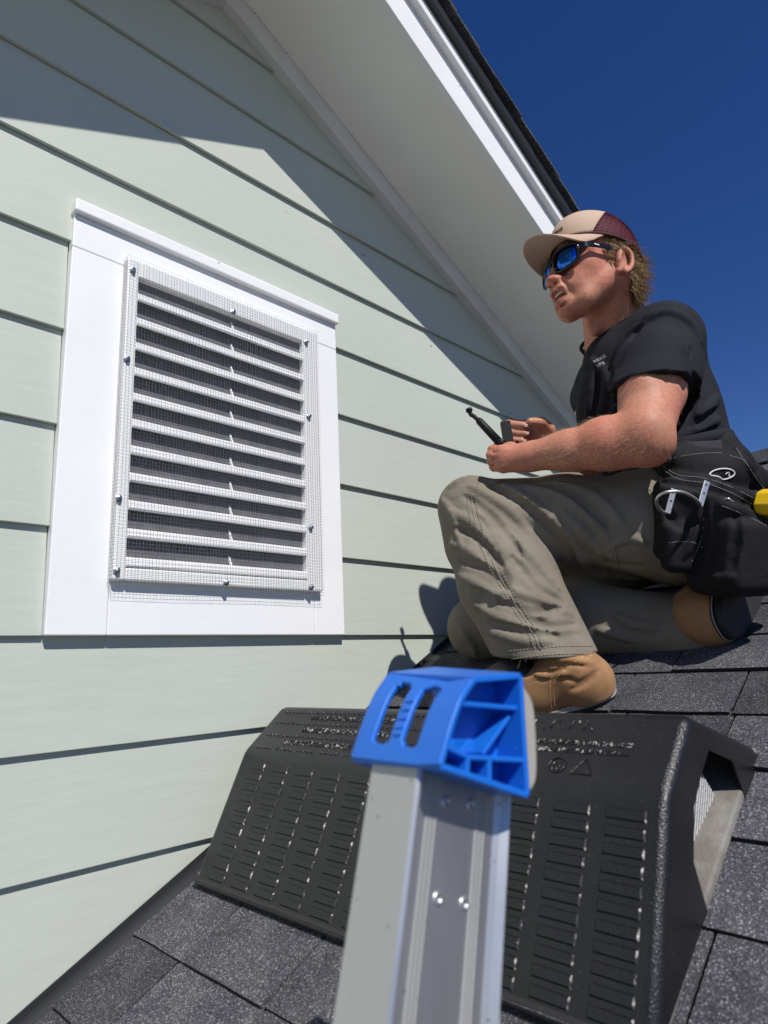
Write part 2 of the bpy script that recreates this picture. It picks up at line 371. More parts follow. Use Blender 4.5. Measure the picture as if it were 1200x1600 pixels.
# ------------------------------------------------------------------ gable vent with trim
vent = empty('gable_vent', (.675, 0, 0), house)
vent['label'] = 'white louvred gable vent in flat white trim, covered with square wire mesh'
TY = -.0095
def tb(name, x0, x1, z0, z1, y0=TY, y1=.012, b=.0018): return box(name, x0, x1, y0, y1, z0, z1, M_trim, vent, b)
SX0, SX1 = .458, .905
tb('trim_board', TX0, SX0 - .0006, 0, .6965); tb('trim_board', SX1 + .0006, TX1, 0, .6965)
tb('trim_board', SX0, SX1, 0, .12); tb('trim_board', TX0, TX1, .6975, .764)
tb('drip_cap', TX0 - .003, TX1 + .002, .7645, .790, TY - .012, .012, .003)
# vent frame
VX0, VX1, VZ0, VZ1 = .456, .917, .092, .708
IX0, IX1, IZ0, IZ1 = .478, .873, .114, .674
VY = TY - .017
def vb(name, x0, x1, z0, z1, y0=VY, y1=TY + .001): return box(name, x0, x1, y0, y1, z0, z1, M_louv, vent, .003)
vb('vent_frame', VX0, IX0, VZ0, VZ1); vb('vent_frame', IX1, VX1, VZ0, VZ1); vb('vent_frame', IX0 + .0003, IX1 - .0003, VZ0, IZ0); vb('vent_frame', IX0 + .0003, IX1 - .0003, IZ1, VZ1)
# recess sides + screen + dark attic
yb_ = .0065
for q in ((IX0 - .004, IX0 - .0005, IZ0, IZ1), (IX1 + .0005, IX1 + .004, IZ0, IZ1)): box('vent_jamb', q[0], q[1], TY + .0015, yb_, q[2], q[3], M_louv, vent)
box('vent_screen', IX0, IX1, -.0115, -.0105, IZ0, IZ1, M_screen, vent)
NL = 11; pitch = (IZ1 - IZ0) / NL
for i in range(NL):
    zl = IZ0 + pitch * i
    # louvre blade: rolled front lip, then blade sloping up and back
    prof = [(VY + .001, zl + .0005), (VY - .001, zl + .004), (VY + .000, zl + .0160), (VY + .004, zl + .0190), (-.0118, zl + .0215), (-.0118, zl + .0180), (VY + .006, zl + .0165), (VY + .0045, zl + .002)]
    v, f = prism([(IX0, a, b) for a, b in prof], (IX1 - IX0, 0, 0))
    mods(mesh('louvre', v, f, M_louv, vent), .0008, 2)
for i in range(NL):
    zl = IZ0 + pitch * i
    v, f = prism([(.688, -.023, zl + .0168), (.688, -.0118, zl + .0400), (.688, -.0118, zl + .0310), (.688, -.017, zl + .0180)], (.0035, 0, 0))
    mesh('louvre_brace', v, f, M_louv, vent)
# hardware cloth
parts = []
wr = .00026; WP = .00635
my = VY - .0016
x = VX0 - .001
nx = int((VX1 - VX0) / WP); nz_ = int((VZ1 - VZ0) / WP)
for i in range(nx + 1):
    xx = VX0 - .002 + i * WP; ph = random.uniform(0, 6)
    pts = [(xx + .0007 * math.sin(z_ * 11 + ph) + .0012 * math.sin(z_ * 5), my + .0005 * math.sin(z_ * 17 + i * .3), z_) for z_ in np.linspace(VZ0 - .010, VZ1 + .0005, 16)]
    parts.append(tube(pts, wr, 4, False))
for j in range(nz_ + 3):
    zz = VZ0 - .010 + j * WP; ph = random.uniform(0, 6)
    pts = [(x_, my - .0004 + .0005 * math.sin(x_ * 19 + j * .3), zz + .0010 * math.sin(x_ * 9 + zz * 6)) for x_ in np.linspace(VX0 - .002, VX1 + .002, 12)]
    pts = [(VX0 - .0025, TY - .001, zz)] + pts
    parts.append(tube(pts, wr, 4, False))
for i in range(3):
    yy = TY - .003 - i * .0055
    parts.append(tube([(VX0 - .0025, yy, VZ0 - .006), (VX0 - .0025, yy, VZ1)], wr, 4, False))
v, f = join(parts); wm = mesh('wire_mesh', v, f, M_wire, vent); wm['kind'] = 'stuff'
for (px, py) in ((208, 421), (365, 487), (479, 534), (199, 560), (483, 650), (186, 778), (486, 824), (183, 891), (354, 910), (487, 917)):
    c = onY(px, py, my - .002)
    v1 = []
    prts = []
    def lathe(prof, n=10):
        v = []; f = []
        for (r_, y_) in prof:
            for k in range(n): v.append((c[0] + r_ * math.cos(2 * math.pi * k / n), y_, c[2] + r_ * math.sin(2 * math.pi * k / n)))
        for i in range(len(prof) - 1):
            for k in range(n): f.append((i * n + k, i * n + (k + 1) % n, (i + 1) * n + (k + 1) % n, (i + 1) * n + k))
        f.append(tuple((len(prof) - 1) * n + k for k in range(n))); return v, f
    s = mesh('screw', *lathe([(.0062, my - .0002), (.0062, my - .0012), (.0042, my - .0022), (.0040, my - .0056), (.0026, my - .0064)], 12), M_screw, vent)

# ------------------------------------------------------------------ lower roof
roof = empty('lower_roof', (1.0, -1, roofz(1.0)), house)
PX = .1125; X0R = .508 - 4 * PX   # course butt lines in x
nrm = unit((-mR, 0, 1)); along = unit((1, 0, mR))
RY1, RY0 = -.046, -3.2
XEAVE, XRIDGE = X0R - .0, 2.52
zd = lambda x: roofz(x) - .012
mesh('roof_deck', [(XEAVE, RY0, zd(XEAVE)), (XRIDGE, RY0, zd(XRIDGE)), (XRIDGE, -.001, zd(XRIDGE)), (XEAVE, -.001, zd(XEAVE)), (XRIDGE + 2, RY0, zd(XRIDGE) - 1), (XRIDGE + 2, -.001, zd(XRIDGE) - 1)], [(0, 1, 2, 3), (1, 4, 5, 2)], M_dark, roof)
shared = {}
def tab(width, lift, torn):
    key = (round(width, 3), lift, torn)
    if key in shared: return shared[key]
    L_ = .1125 / math.cos(math.atan(mR)) ; L_ = L_ + .012; t = .0052 + lift
    n = 5
    v = []; 
    # local: x along slope up, y across, z normal
    ys = np.linspace(0, width, n); r_ = random.Random(torn)
    fr = [r_.uniform(-.0012, .0012) for _ in range(n)]
    for (zz, top) in ((0, 0), (1, 1)):
        for i, y_ in enumerate(ys):
            v.append((fr[i], y_, (t if top else t - .0045)));
        for i, y_ in enumerate(ys): v.append((L_, y_, (.0008 if top else -.003)))
    f = []
    m = 2 * n
    for i in range(n - 1):
        f.append((m + i, m + n + i, m + n + i + 1, m + i + 1))      # top
        f.append((i, i + 1, m + i + 1, m + i))                      # butt
    f.append((0, m, m + n, n)); f.append((n - 1, 2 * n - 1, m + 2 * n - 1, m + n - 1))
    me = bpy.data.meshes.new('shingle'); me.from_pydata(v, [], f); me.update(); me.materials.append(M_shin); me.materials.append(M_shin_edge)
    me.calc_loop_triangles()
    for p_ in me.polygons:
        if p_.index < 2 * (n - 1) and p_.index % 2 == 1: p_.material_index = 1
    shared[key] = me; return me
# direction: y negative away from wall. tab local y -> -Y
Rm = Matrix((( along[0], 0, nrm[0]), (0, -1, 0), (along[2], 0, nrm[2]))).to_4x4()
count = 0; rest = []
widths = [.13, .16, .185, .205, .23]
seq = {3: [.14, .20], 4: [.152, .186, .2]}
ncourse = int(round((XRIDGE - X0R) / PX))
spots = []
for c in range(ncourse):
    xb = X0R + c * PX; y = RY1; q = 0
    while y > RY0:
        w_ = seq[c][q] if c in seq and q < len(seq[c]) else random.choice(widths)
        if q == 0 and c not in seq: w_ = random.choice([.07, .10, .14, .18])
        spots.append((xb, y, w_, random.choice([0, .0, .0018, .0030]), random.randrange(6))); y -= w_ + .0042; q += 1
spots.sort(key=lambda s: (s[0] - .5) ** 2 * .25 + max(0, -s[1] - .9) ** 2 * 6)
for i, (xb, y, w_, lf, tn) in enumerate(spots):
    me = tab(w_, lf, tn)
    if i < 285:
        o = bpy.data.objects.new('shingle', me); COL.objects.link(o); attach(o, roof)
        o.matrix_basis = Matrix.Translation((xb, y, roofz(xb))) @ Rm
    else: rest.append((Matrix.Translation((xb, y, roofz(xb))) @ Rm, me))
parts = []
for Mx, me in rest:
    parts.append(([Mx @ v_.co for v_ in me.vertices], [tuple(p_.vertices) for p_ in me.polygons]))
v, f = join(parts); o = mesh('shingle_field', v, f, M_shin, roof); o['kind'] = 'stuff'
# ridge caps
for i in range(22):
    y = -.05 - i * .13
    zr = roofz(XRIDGE)
    v = [(XRIDGE - .13, y, zr - .13 * mR + .006), (XRIDGE, y, zr + .016), (XRIDGE + .13, y, zr - .066 + .006), (XRIDGE - .13, y - .15, zr - .13 * mR + .012), (XRIDGE, y - .15, zr + .022), (XRIDGE + .13, y - .15, zr - .066 + .012)]
    mods(mesh('ridge_cap', v, [(0, 1, 4, 3), (1, 2, 5, 4)], M_shin, roof), solid=.004, off=-1)
# step flashing against the wall
v, f = prism([(XEAVE - .01, -.0012, roofz(XEAVE - .01) - .01), (XRIDGE, -.0012, roofz(XRIDGE) - .01), (XRIDGE, -.0012, roofz(XRIDGE) + .010), (XEAVE - .01, -.0012, roofz(XEAVE - .01) + .010)], (0, -.0022, 0))
mesh('flashing', v, f, M_blackmetal, roof)
v, f = prism([(XEAVE - .01, -.0036, roofz(XEAVE - .01) - .002), (XRIDGE, -.0036, roofz(XRIDGE) - .002), (XRIDGE, -.0036, roofz(XRIDGE) - .0005), (XEAVE - .01, -.0036, roofz(XEAVE - .01) - .0005)], (0, -.055, 0))
mesh('flashing', v, f, M_blackmetal, roof)
# eave below the roof edge and walls under it
ze = roofz(XEAVE)
box('fascia', XEAVE + .0, XEAVE + .02, RY0, -.001, ze - .16, ze - .013, M_trim, house)
box('side_wall', XEAVE + .25, XEAVE + .27, RY0 + .3, -.001, -3.9, ze - .03, M_side, house)
box('side_wall', XEAVE + .27, 4.0, RY0 + .3, RY0 + .32, -3.9, ze - .03, M_side, house)

# ------------------------------------------------------------------ roof wedge
wedge = empty('roof_wedge', (.80, -.444, roofz(.8)))
tag(wedge, 'black moulded plastic roof wedge on a grey foam pad, lying behind the ladder end', 'roof wedge')
wA, wB, wC, wD = (.596, -.4000), (.690, -.208), (.775, -.137), (.997, -.200)
WY0, WY1 = -.826, -.062
def onend(px, py): q = onY(px, py, WY0); return (q[0], q[2])
notch = [onend(*q) for q in ((1168, 1256), (1145, 1189), (1108, 1171), (1097, 1206), (1085, 1260), (1084, 1347), (1106, 1424))]
prof = [wA, wB, wC, wD]
v = []; f = []
poly0 = prof + notch
v += [(a, WY0, b) for a, b in poly0]; n0 = len(v); v += [(a, WY1, b) for a, b in prof]
f.append(tuple(range(n0))[::-1][::-1]); f[-1] = tuple(range(n0))
for i in range(3): f.append((i, n0 + i, n0 + i + 1, i + 1))
f.append((n0 + 3, n0 + 2, n0 + 1, n0))
shell = mesh('shell', v, f, M_plastic, wedge, smooth=False)
bm = bmesh.new(); bm.from_mesh(shell.data); bmesh.ops.recalc_face_normals(bm, faces=bm.faces)
# round the moulded edges: generous radius on the near vertical corner
ed = [e for e in bm.edges if len(e.link_faces) == 2]
near = [e for e in ed if all(abs(q.co.y - WY0) < 1e-4 for q in e.verts)]
oth = [e for e in ed if e not in near]
bmesh.ops.bevel(bm, geom=near + oth, offset=.013, segments=5, profile=.5, affect='EDGES', clamp_overlap=True)
bm.to_mesh(shell.data); bm.free()
for p_ in shell.data.polygons: p_.use_smooth = True
m_ = shell.modifiers.new('s', 'SOLIDIFY'); m_.thickness = .0045; m_.offset = -1
m_ = shell.modifiers.new('w', 'WEIGHTED_NORMAL')
shell_n = np.cross(np.array([wB[0] - wA[0], 0, wB[1] - wA[1]]), np.array([0, 1, 0]))
def face_frame(p0, p1):
    s_ = unit((p1[0] - p0[0], 0, p1[1] - p0[1])); n_ = unit(np.cross(s_, (0, 1, 0)));
    if n_[0] > 0: n_ = -n_
    return np.array([p0[0], 0, p0[1]]), s_, n_
O1, s1, n1 = face_frame(wA, wB); O2, s2, n2 = face_frame(wB, wC)
LF = np.linalg.norm(np.array(wB) - wA)
rights = [-.145, -.2095, -.274, -.338, -.403, -.467, -.531, -.596, -.681, -.743, -.805]
def pad_v(w_, h_, t, c=.0016):
    a = w_ / 2; b = h_ / 2
    return [(-a, -b, 0), (a, -b, 0), (a, b, 0), (-a, b, 0), (-a + c, -b + c, t), (a - c, -b + c, t), (a - c, b - c, t), (-a + c, b - c, t)]
PF = [(4, 5, 6, 7), (0, 1, 5, 4), (1, 2, 6, 5), (2, 3, 7, 6), (3, 0, 4, 7)]
me_t = bpy.data.meshes.new('tread_block'); me_t.from_pydata(pad_v(.044, .0118, .0017), [], PF); me_t.materials.append(M_plastic)
M_worn_glint = mat('worn_glint_plastic', (.012, .012, .013), .5); N, L, b_ = nodes(M_worn_glint)  # pale wear and glints, both put into the colour by noise
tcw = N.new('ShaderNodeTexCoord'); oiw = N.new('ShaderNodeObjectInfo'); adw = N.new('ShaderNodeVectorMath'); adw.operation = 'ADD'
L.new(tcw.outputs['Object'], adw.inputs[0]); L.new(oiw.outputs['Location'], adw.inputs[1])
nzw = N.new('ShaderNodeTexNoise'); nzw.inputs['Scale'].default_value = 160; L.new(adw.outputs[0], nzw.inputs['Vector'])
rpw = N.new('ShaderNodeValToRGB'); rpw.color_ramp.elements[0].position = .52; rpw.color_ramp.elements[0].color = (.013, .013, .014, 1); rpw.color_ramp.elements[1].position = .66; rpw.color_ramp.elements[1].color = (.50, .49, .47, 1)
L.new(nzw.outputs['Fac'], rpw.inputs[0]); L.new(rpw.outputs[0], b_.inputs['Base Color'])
me_t.materials.append(M_worn_glint); me_t.polygons[2].material_index = 1  # only the right-hand bevel carries the painted glints and wear
R1 = Matrix(((0, s1[0], n1[0]), (-1, s1[1], n1[1]), (0, s1[2], n1[2]))).to_4x4()
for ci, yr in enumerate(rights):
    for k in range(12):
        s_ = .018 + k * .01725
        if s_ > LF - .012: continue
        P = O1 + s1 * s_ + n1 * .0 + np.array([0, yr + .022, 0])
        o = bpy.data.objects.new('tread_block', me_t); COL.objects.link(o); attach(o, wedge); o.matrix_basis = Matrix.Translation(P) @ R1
# stud rows, embossed words and marks on the upper bevel
LC = np.linalg.norm(np.array(wC) - wB)
parts = []
def disc(P, s_, n_, r_, t, k=6):
    b = np.cross(n_, s_); v = []
    for q, h in ((r_, 0), (r_ * .7, t)):
        for i in range(k): a_ = 2 * math.pi * i / k; v.append(P + s_ * q * math.cos(a_) + b * q * math.sin(a_) + n_ * h)
    return v, [tuple(range(k, 2 * k))] + [(i, (i + 1) % k, k + (i + 1) % k, k + i) for i in range(k)]
for rI, s_ in enumerate((.012, .041, .070, .096)):
    y = -.095
    i = 0
    while y > -.53:
        if not (rI == 0 and i % 5 == 4): parts.append(disc(O2 + s2 * s_ + np.array([0, y, 0]), s2, n2, .0034, .0018))
        y -= .0118; i += 1
v, f = join(parts); o = mesh('grip_stud', v, f, M_plastic, wedge)
o['kind'] = 'stuff'
xdir = np.array([0, -1, 0.])
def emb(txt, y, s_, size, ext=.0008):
    return text_mesh('embossed_text', txt, size, M_worn_glint, wedge, O2 + s2 * s_ + n2 * .0003 + np.array([0, y, 0]), xdir, s2, ext)  # sparkle of the raised letters is painted into their colour
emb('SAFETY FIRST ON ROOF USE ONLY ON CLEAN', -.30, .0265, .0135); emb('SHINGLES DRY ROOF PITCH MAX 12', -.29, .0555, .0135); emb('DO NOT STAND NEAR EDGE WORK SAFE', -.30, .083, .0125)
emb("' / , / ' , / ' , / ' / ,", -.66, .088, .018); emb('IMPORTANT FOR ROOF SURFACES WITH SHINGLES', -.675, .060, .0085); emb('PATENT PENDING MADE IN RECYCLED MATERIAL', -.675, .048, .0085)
c_ = O2 + s2 * .026 + np.array([0, -.690, 0]); b2 = np.cross(n2, s2)
ring = [c_ + n2 * .0006 + s2 * .0105 * math.cos(t) + b2 * .0105 * math.sin(t) for t in np.linspace(0, 2 * math.pi, 25)]
mesh('round_stamp', *tube(ring, .0009, 6, False), M_plastic, wedge, True)
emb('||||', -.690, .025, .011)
tri = [c_ + np.array([0, -.034, 0]) + q for q in (s2 * -.010 + b2 * .013, s2 * .012, s2 * -.010 - b2 * .013, s2 * -.010 + b2 * .013)]
mesh('triangle_mark', *tube([q + n2 * .0006 for q in tri], .0008, 5), M_plastic, wedge)
# foam pad and inner rib with printed label
fn = nrm * .0125
bx0, bx1 = .612, .986
pad = [np.array((bx0, WY0 + .001, roofz(bx0))) + nrm * .003, np.array((bx1, WY0 + .001, roofz(bx1))) + nrm * .003, np.array((bx1, WY1 + .004, roofz(bx1))) + nrm * .003, np.array((bx0, WY1 + .004, roofz(bx0))) + nrm * .003]
v, f = prism(pad, fn); mods(mesh('foam_pad', v, f, M_foam, wedge), .003, 2)
xa_ = .600
v, f = prism([np.array((xa_ + .004, WY0 + .004, roofz(xa_ + .004))) + nrm * .002, np.array((xa_ + .010, WY0 + .004, roofz(xa_ + .010))) + nrm * .002, np.array((xa_ + .010, WY0 + .004, roofz(xa_ + .010))) + nrm * .016, np.array((xa_ + .002, WY0 + .004, roofz(xa_ + .002))) + nrm * .016], (0, WY1 - WY0 - .008, 0))
mesh('base_strip', v, f, M_sole, wedge)
mesh('base_lip', *tube([(wA[0] + .002, WY0 + .012, wA[1] + .002), (wA[0] + .002, WY1 - .010, wA[1] + .002)], .0042, 8), M_plastic, wedge, True)
rib = [(.607, -.80, -.388), (.69, -.80, -.222), (.76, -.80, -.160), (.80, -.80, -.162), (.765, -.80, -.235), (.70, -.80, -.325), (.67, -.80, -.36)]
mesh('inner_rib', *prism(rib, (0, .004, 0)), M_plastic, wedge)
lab = [onY(1096, 1207, -.8015), onY(1117, 1243, -.8015), onY(1083, 1318, -.8015), onY(1062, 1320, -.8015), onY(1066, 1225, -.8015)]
ml = mat('label_paper', (.72, .72, .70), .5); N, L, b = nodes(ml); tc = N.new('ShaderNodeTexCoord')
wv = N.new('ShaderNodeTexWave'); wv.inputs['Scale'].default_value = 52; wv.bands_direction = 'Z'; wv.inputs['Distortion'].default_value = 3.5; wv.inputs['Detail Scale'].default_value = 30
mp = N.new('ShaderNodeMapping'); mp.inputs['Rotation'].default_value = (0, 1.0, 0); L.new(tc.outputs['Object'], mp.inputs[0]); L.new(mp.outputs[0], wv.inputs['Vector'])
rp = N.new('ShaderNodeValToRGB'); rp.color_ramp.elements[0].position = .33; rp.color_ramp.elements[0].color = (.04, .04, .05, 1); rp.color_ramp.elements[1].position = .5; rp.color_ramp.elements[1].color = (.72, .72, .7, 1)
L.new(wv.outputs['Fac'], rp.inputs[0]); L.new(rp.outputs[0], b.inputs['Base Color'])
mesh('printed_label', lab, [(0, 1, 2, 3, 4)], ml, wedge)

# ------------------------------------------------------------------ ladder
la = unit(ray(917, -1000))
b0 = unit(np.cross(la, CF)); c0 = unit(np.cross(b0, la)); th = math.radians(-35)
lw = -(b0 * math.cos(th) + c0 * math.sin(th)); le = -np.cross(la, -lw)
le = unit(np.cross(la, lw)); 
if le @ CF < 0: le = -le
ZM = .40
LM = K(657, 1188, ZM)
LW, LFl = .0855, .047
ladder = empty('ladder', LM - la * 4.0)
tag(ladder, 'aluminium ladder leaning on the roof edge, its rail topped by a blue plastic end cap', 'ladder')
def LP(a_, b_, c_, org=None): return (LM if org is None else org) + lw * a_ + le * b_ + la * c_
def rail(org, mir, name):
    """extruded channel: (web coordinate, depth coordinate)"""
    W = LW
    t = .0028
    outer = [(0, LFl), (0, .0018), (.0018, 0), (.0035, 0), (.0052, .0016), (.0056, .0052), (.0066, .0064)]
    ribs = []
    for c in (.0165, .0200, .0235): ribs += [(c - .0011, .0064), (c - .0006, .0052), (c + .0006, .0052), (c + .0011, .0064)]
    for c in (.0600, .0635, .0670): ribs += [(c - .0011, .0064), (c - .0006, .0052), (c + .0006, .0052), (c + .0011, .0064)]
    right = [(W - .0100, .0064), (W - .0060, .0042), (W - .0022, .0008), (W - .0010, 0), (W, .0010), (W, LFl)]
    inner = [(W - t, LFl), (W - t, .0090), (t, .0090), (t, LFl)]
    poly = outer + ribs + right + inner
    p3 = [LP(a_, b_ * mir, -.0, org) for a_, b_ in poly]
    v, f = prism(p3, -la * 4.0)
    if mir < 0: f = [tuple(reversed(q)) for q in f]
    o = mesh(name, v, f, M_alu, ladder); return o
r1 = rail(LM, 1, 'rail')
me = r1.data; me.materials.append(M_alu_dull)
for p_ in me.polygons:
    if abs(Vector(p_.normal).dot(Vector(lw))) > .9: p_.material_index = 1
# rivet dimples on the web
for (px, py) in ((684, 1404), (725, 1412), (697, 1253), (736, 1257)):
    P = onplane(px, py, le, LP(0, .0064, 0))
    ringp = []
    for rr, hh in ((.0041, .0), (.0033, -.0013), (.0019, -.0009), (.0013, .0012)):
        ringp.append([P + (lw * math.cos(t) + la * math.sin(t)) * rr + le * hh for t in np.linspace(0, 2 * math.pi, 17)[:-1]])
    v = [q for r_ in ringp for q in r_]; f = [(i * 16 + k, i * 16 + (k + 1) % 16, (i + 1) * 16 + (k + 1) % 16, (i + 1) * 16 + k) for i in range(3) for k in range(16)] + [tuple(48 + k for k in range(16))]
    o = mesh('rivet', v, f, M_alu, ladder, True); bm = bmesh.new(); bm.from_mesh(o.data); bmesh.ops.recalc_face_normals(bm, faces=bm.faces); bm.to_mesh(o.data); bm.free()

def endcap(org, mir):
    cap = empty('end_cap', org + la * .02, ladder) if mir > 0 else empty('end_cap', org + la * .02, ladder)
    cap['label'] = 'blue plastic ladder end cap with slots and a grey rubber pad'
    FR = -.022           # front plane of the cap in le
    def L2(px, py):
        P = onplane(px, py, le, LP(0, FR, 0)); d = P - LM; return (d @ lw, d @ la)
    bl = L2(690, 1197); br = L2(826, 1243); tr = L2(815, 1056); tl = L2(742, 1062)
    m1 = L2(704, 1145); m2 = L2(721, 1096)
    DEP = .089
    def Q(a_, c_, b_): bb = max(b_, 0); return org + lw * a_ + la * (c_ * (1 + 1.9 * bb) + .10 * bb) + le * (b_ * mir)
    T = .004
    # outer wall: a strip running bottom-left, round the curved side, over the top and down the right, extruded in depth, with slots cut in the curved part
    side = smooth_line([(bl[0], 0, bl[1]), (m1[0], 0, m1[1]), (m2[0], 0, m2[1]), (tl[0], 0, tl[1])], 8)
    side = [(q[0], q[2]) for q in side]
    arc = [0]
    for i in range(1, len(side)): arc.append(arc[-1] + math.hypot(side[i][0] - side[i - 1][0], side[i][1] - side[i - 1][1]))
    TL = arc[-1]
    nd = 30
    deps = np.linspace(0, DEP, nd + 1)
    ns = 40
    sm = []
    for i in range(ns + 1):
        t = TL * i / ns; j = 0
        while j < len(arc) - 2 and arc[j + 1] < t: j += 1
        u_ = (t - arc[j]) / (arc[j + 1] - arc[j]); sm.append((side[j][0] + u_ * (side[j + 1][0] - side[j][0]), side[j][1] + u_ * (side[j + 1][1] - side[j][1])))
    v = [Q(a_, c_, FR + d) for (a_, c_) in sm for d in deps]
    f = []
    def inslot(i, j):
        s_ = (i + .5) / ns; d = (j + .5) / nd
        for c, hw in ((.36, .10), (.70, .10)):
            lo, hi = .17, .90
            # capsule shaped slot
            ww = hw
            if lo < s_ < hi:
                e = min(s_ - lo, hi - s_) / .09
                if e < 1: ww = hw * math.sqrt(max(0, 1 - (1 - e) ** 2))
                if abs(d - c) < ww: return True
        return False
    for i in range(ns):
        for j in range(nd):
            if not inslot(i, j): f.append((i * (nd + 1) + j, i * (nd + 1) + j + 1, (i + 1) * (nd + 1) + j + 1, (i + 1) * (nd + 1) + j))
    o = mesh('curved_grip', v, f, M_blue, cap, True)
    bm = bmesh.new(); bm.from_mesh(o.data); bmesh.ops.delete(bm, geom=[q for q in bm.verts if not q.link_faces], context='VERTS'); bmesh.ops.recalc_face_normals(bm, faces=bm.faces)
    for _ in range(4):
        bd = [q for q in bm.verts if q.is_boundary and False]
    bm.to_mesh(o.data); bm.free()
    m_ = o.modifiers.new('s', 'SOLIDIFY'); m_.thickness = T; m_.offset = 0; m_ = o.modifiers.new('b', 'BEVEL'); m_.width = .0009; m_.segments = 2; m_.limit_method = 'ANGLE'; m_.angle_limit = math.radians(50)
    # rest of the body: plates
    def plate(name, a, b, t=T, d0=0, d1=DEP, bev=.0009):
        a = np.array(a, float); b = np.array(b, float); dr = (b - a) / np.linalg.norm(b - a); nn = np.array([-dr[1], dr[0]]) * t / 2
        pl = [a + nn, b + nn, b - nn, a - nn]
        v, f = prism([Q(q[0], q[1], FR + d0) for q in pl], (0, 0, 0)); v = v[:4] + [Q(q[0], q[1], FR + d1) for q in pl]
        o = mesh(name, v, f, M_blue, cap); bm = bmesh.new(); bm.from_mesh(o.data); bmesh.ops.recalc_face_normals(bm, faces=bm.faces); bm.to_mesh(o.data); bm.free()
        mods(o, bev, 2); return o
    def lerp(a, b, t): return (a[0] + (b[0] - a[0]) * t, a[1] + (b[1] - a[1]) * t)
    plate('top_wall', tl, tr); plate('bottom_wall', bl, br); plate('pad_wall', tr, br)
    # back web closing the far side of the ribbed cavity
    poly = sm + [tr, br]
    for dd in (.024,):
        v, f = prism([Q(a_, c_, FR + dd) for a_, c_ in poly], le * mir * .003)
        o = mesh('back_web' if dd < .05 else 'far_wall', v, f, M_blue, cap); bm = bmesh.new(); bm.from_mesh(o.data); bmesh.ops.recalc_face_normals(bm, faces=bm.faces); bm.to_mesh(o.data); bm.free()
    # ribs in the cavity
    a1 = lerp(tr, br, .28); b1 = L2(724, 1098)
    plate('rib', b1, a1, .0032, .004, .026)
    low_l = L2(700, 1166); low_r = lerp(tr, br, .72)
    plate('rib', low_l, L2(735, 1183), .0032, .001, .026); plate('rib', L2(735, 1183), low_r, .0032, .001, .026)
    plate('rib', L2(735, 1180), L2(733, 1208), .0036, .001, .026); plate('rib', L2(768, 1183), L2(768, 1222), .0036, .001, .026)
    plate('rib', L2(770, 1178), L2(812, 1118), .0028, .008, .026)
    plate('rib', L2(735, 1180), L2(755, 1155), .0028, .010, .026)
    # stepped teeth between the two slots
    for k in range(5):
        t = .30 + k * .095; j = int(t * ns); a_, c_ = sm[j]; a2, c2 = sm[min(j + 2, ns)]
        nrm2 = unit(np.array([-(c2 - c_), 0, (a2 - a_)])); out = lw * nrm2[0] + la * nrm2[2]
        if out @ lw > 0: out = -out
        P = Q(a_, c_, FR + DEP * .52) + out * .001
        t3 = unit(lw * (a2 - a_) + la * (c2 - c_))
        v = obox(P, (le, t3, out), (.0042, .0022, .0022)); o = mesh('tooth', v, BOXF, M_blue, cap); mods(o, .0008, 2)
    # grey rubber pad on the wall side
    pa = np.array(tr) + [.004, -.006]; pb = np.array(br) + [.004, .004]; pm = (pa + pb) / 2 + [.009, 0]
    pp = smooth_line([(pa[0], 0, pa[1]), ((pa[0] + pm[0]) / 2 + .003, 0, (pa[1] * .7 + pm[1] * .3)), (pm[0], 0, pm[1]), ((pb[0] + pm[0]) / 2 + .003, 0, pb[1] * .7 + pm[1] * .3), (pb[0], 0, pb[1])], 4)
    poly = [(q[0], q[2]) for q in pp] + [(pb[0] - .003, pb[1]), (pa[0] - .003, pa[1])]
    v, f = prism([Q(a_, c_, FR + .001) for a_, c_ in poly], le * mir * (DEP - .002))
    o = mesh('rubber_pad', v, f, M_greyrub, cap); bm = bmesh.new(); bm.from_mesh(o.data); bmesh.ops.recalc_face_normals(bm, faces=bm.faces); bm.to_mesh(o.data); bm.free(); mods(o, .001, 2)
endcap(LM, 1)

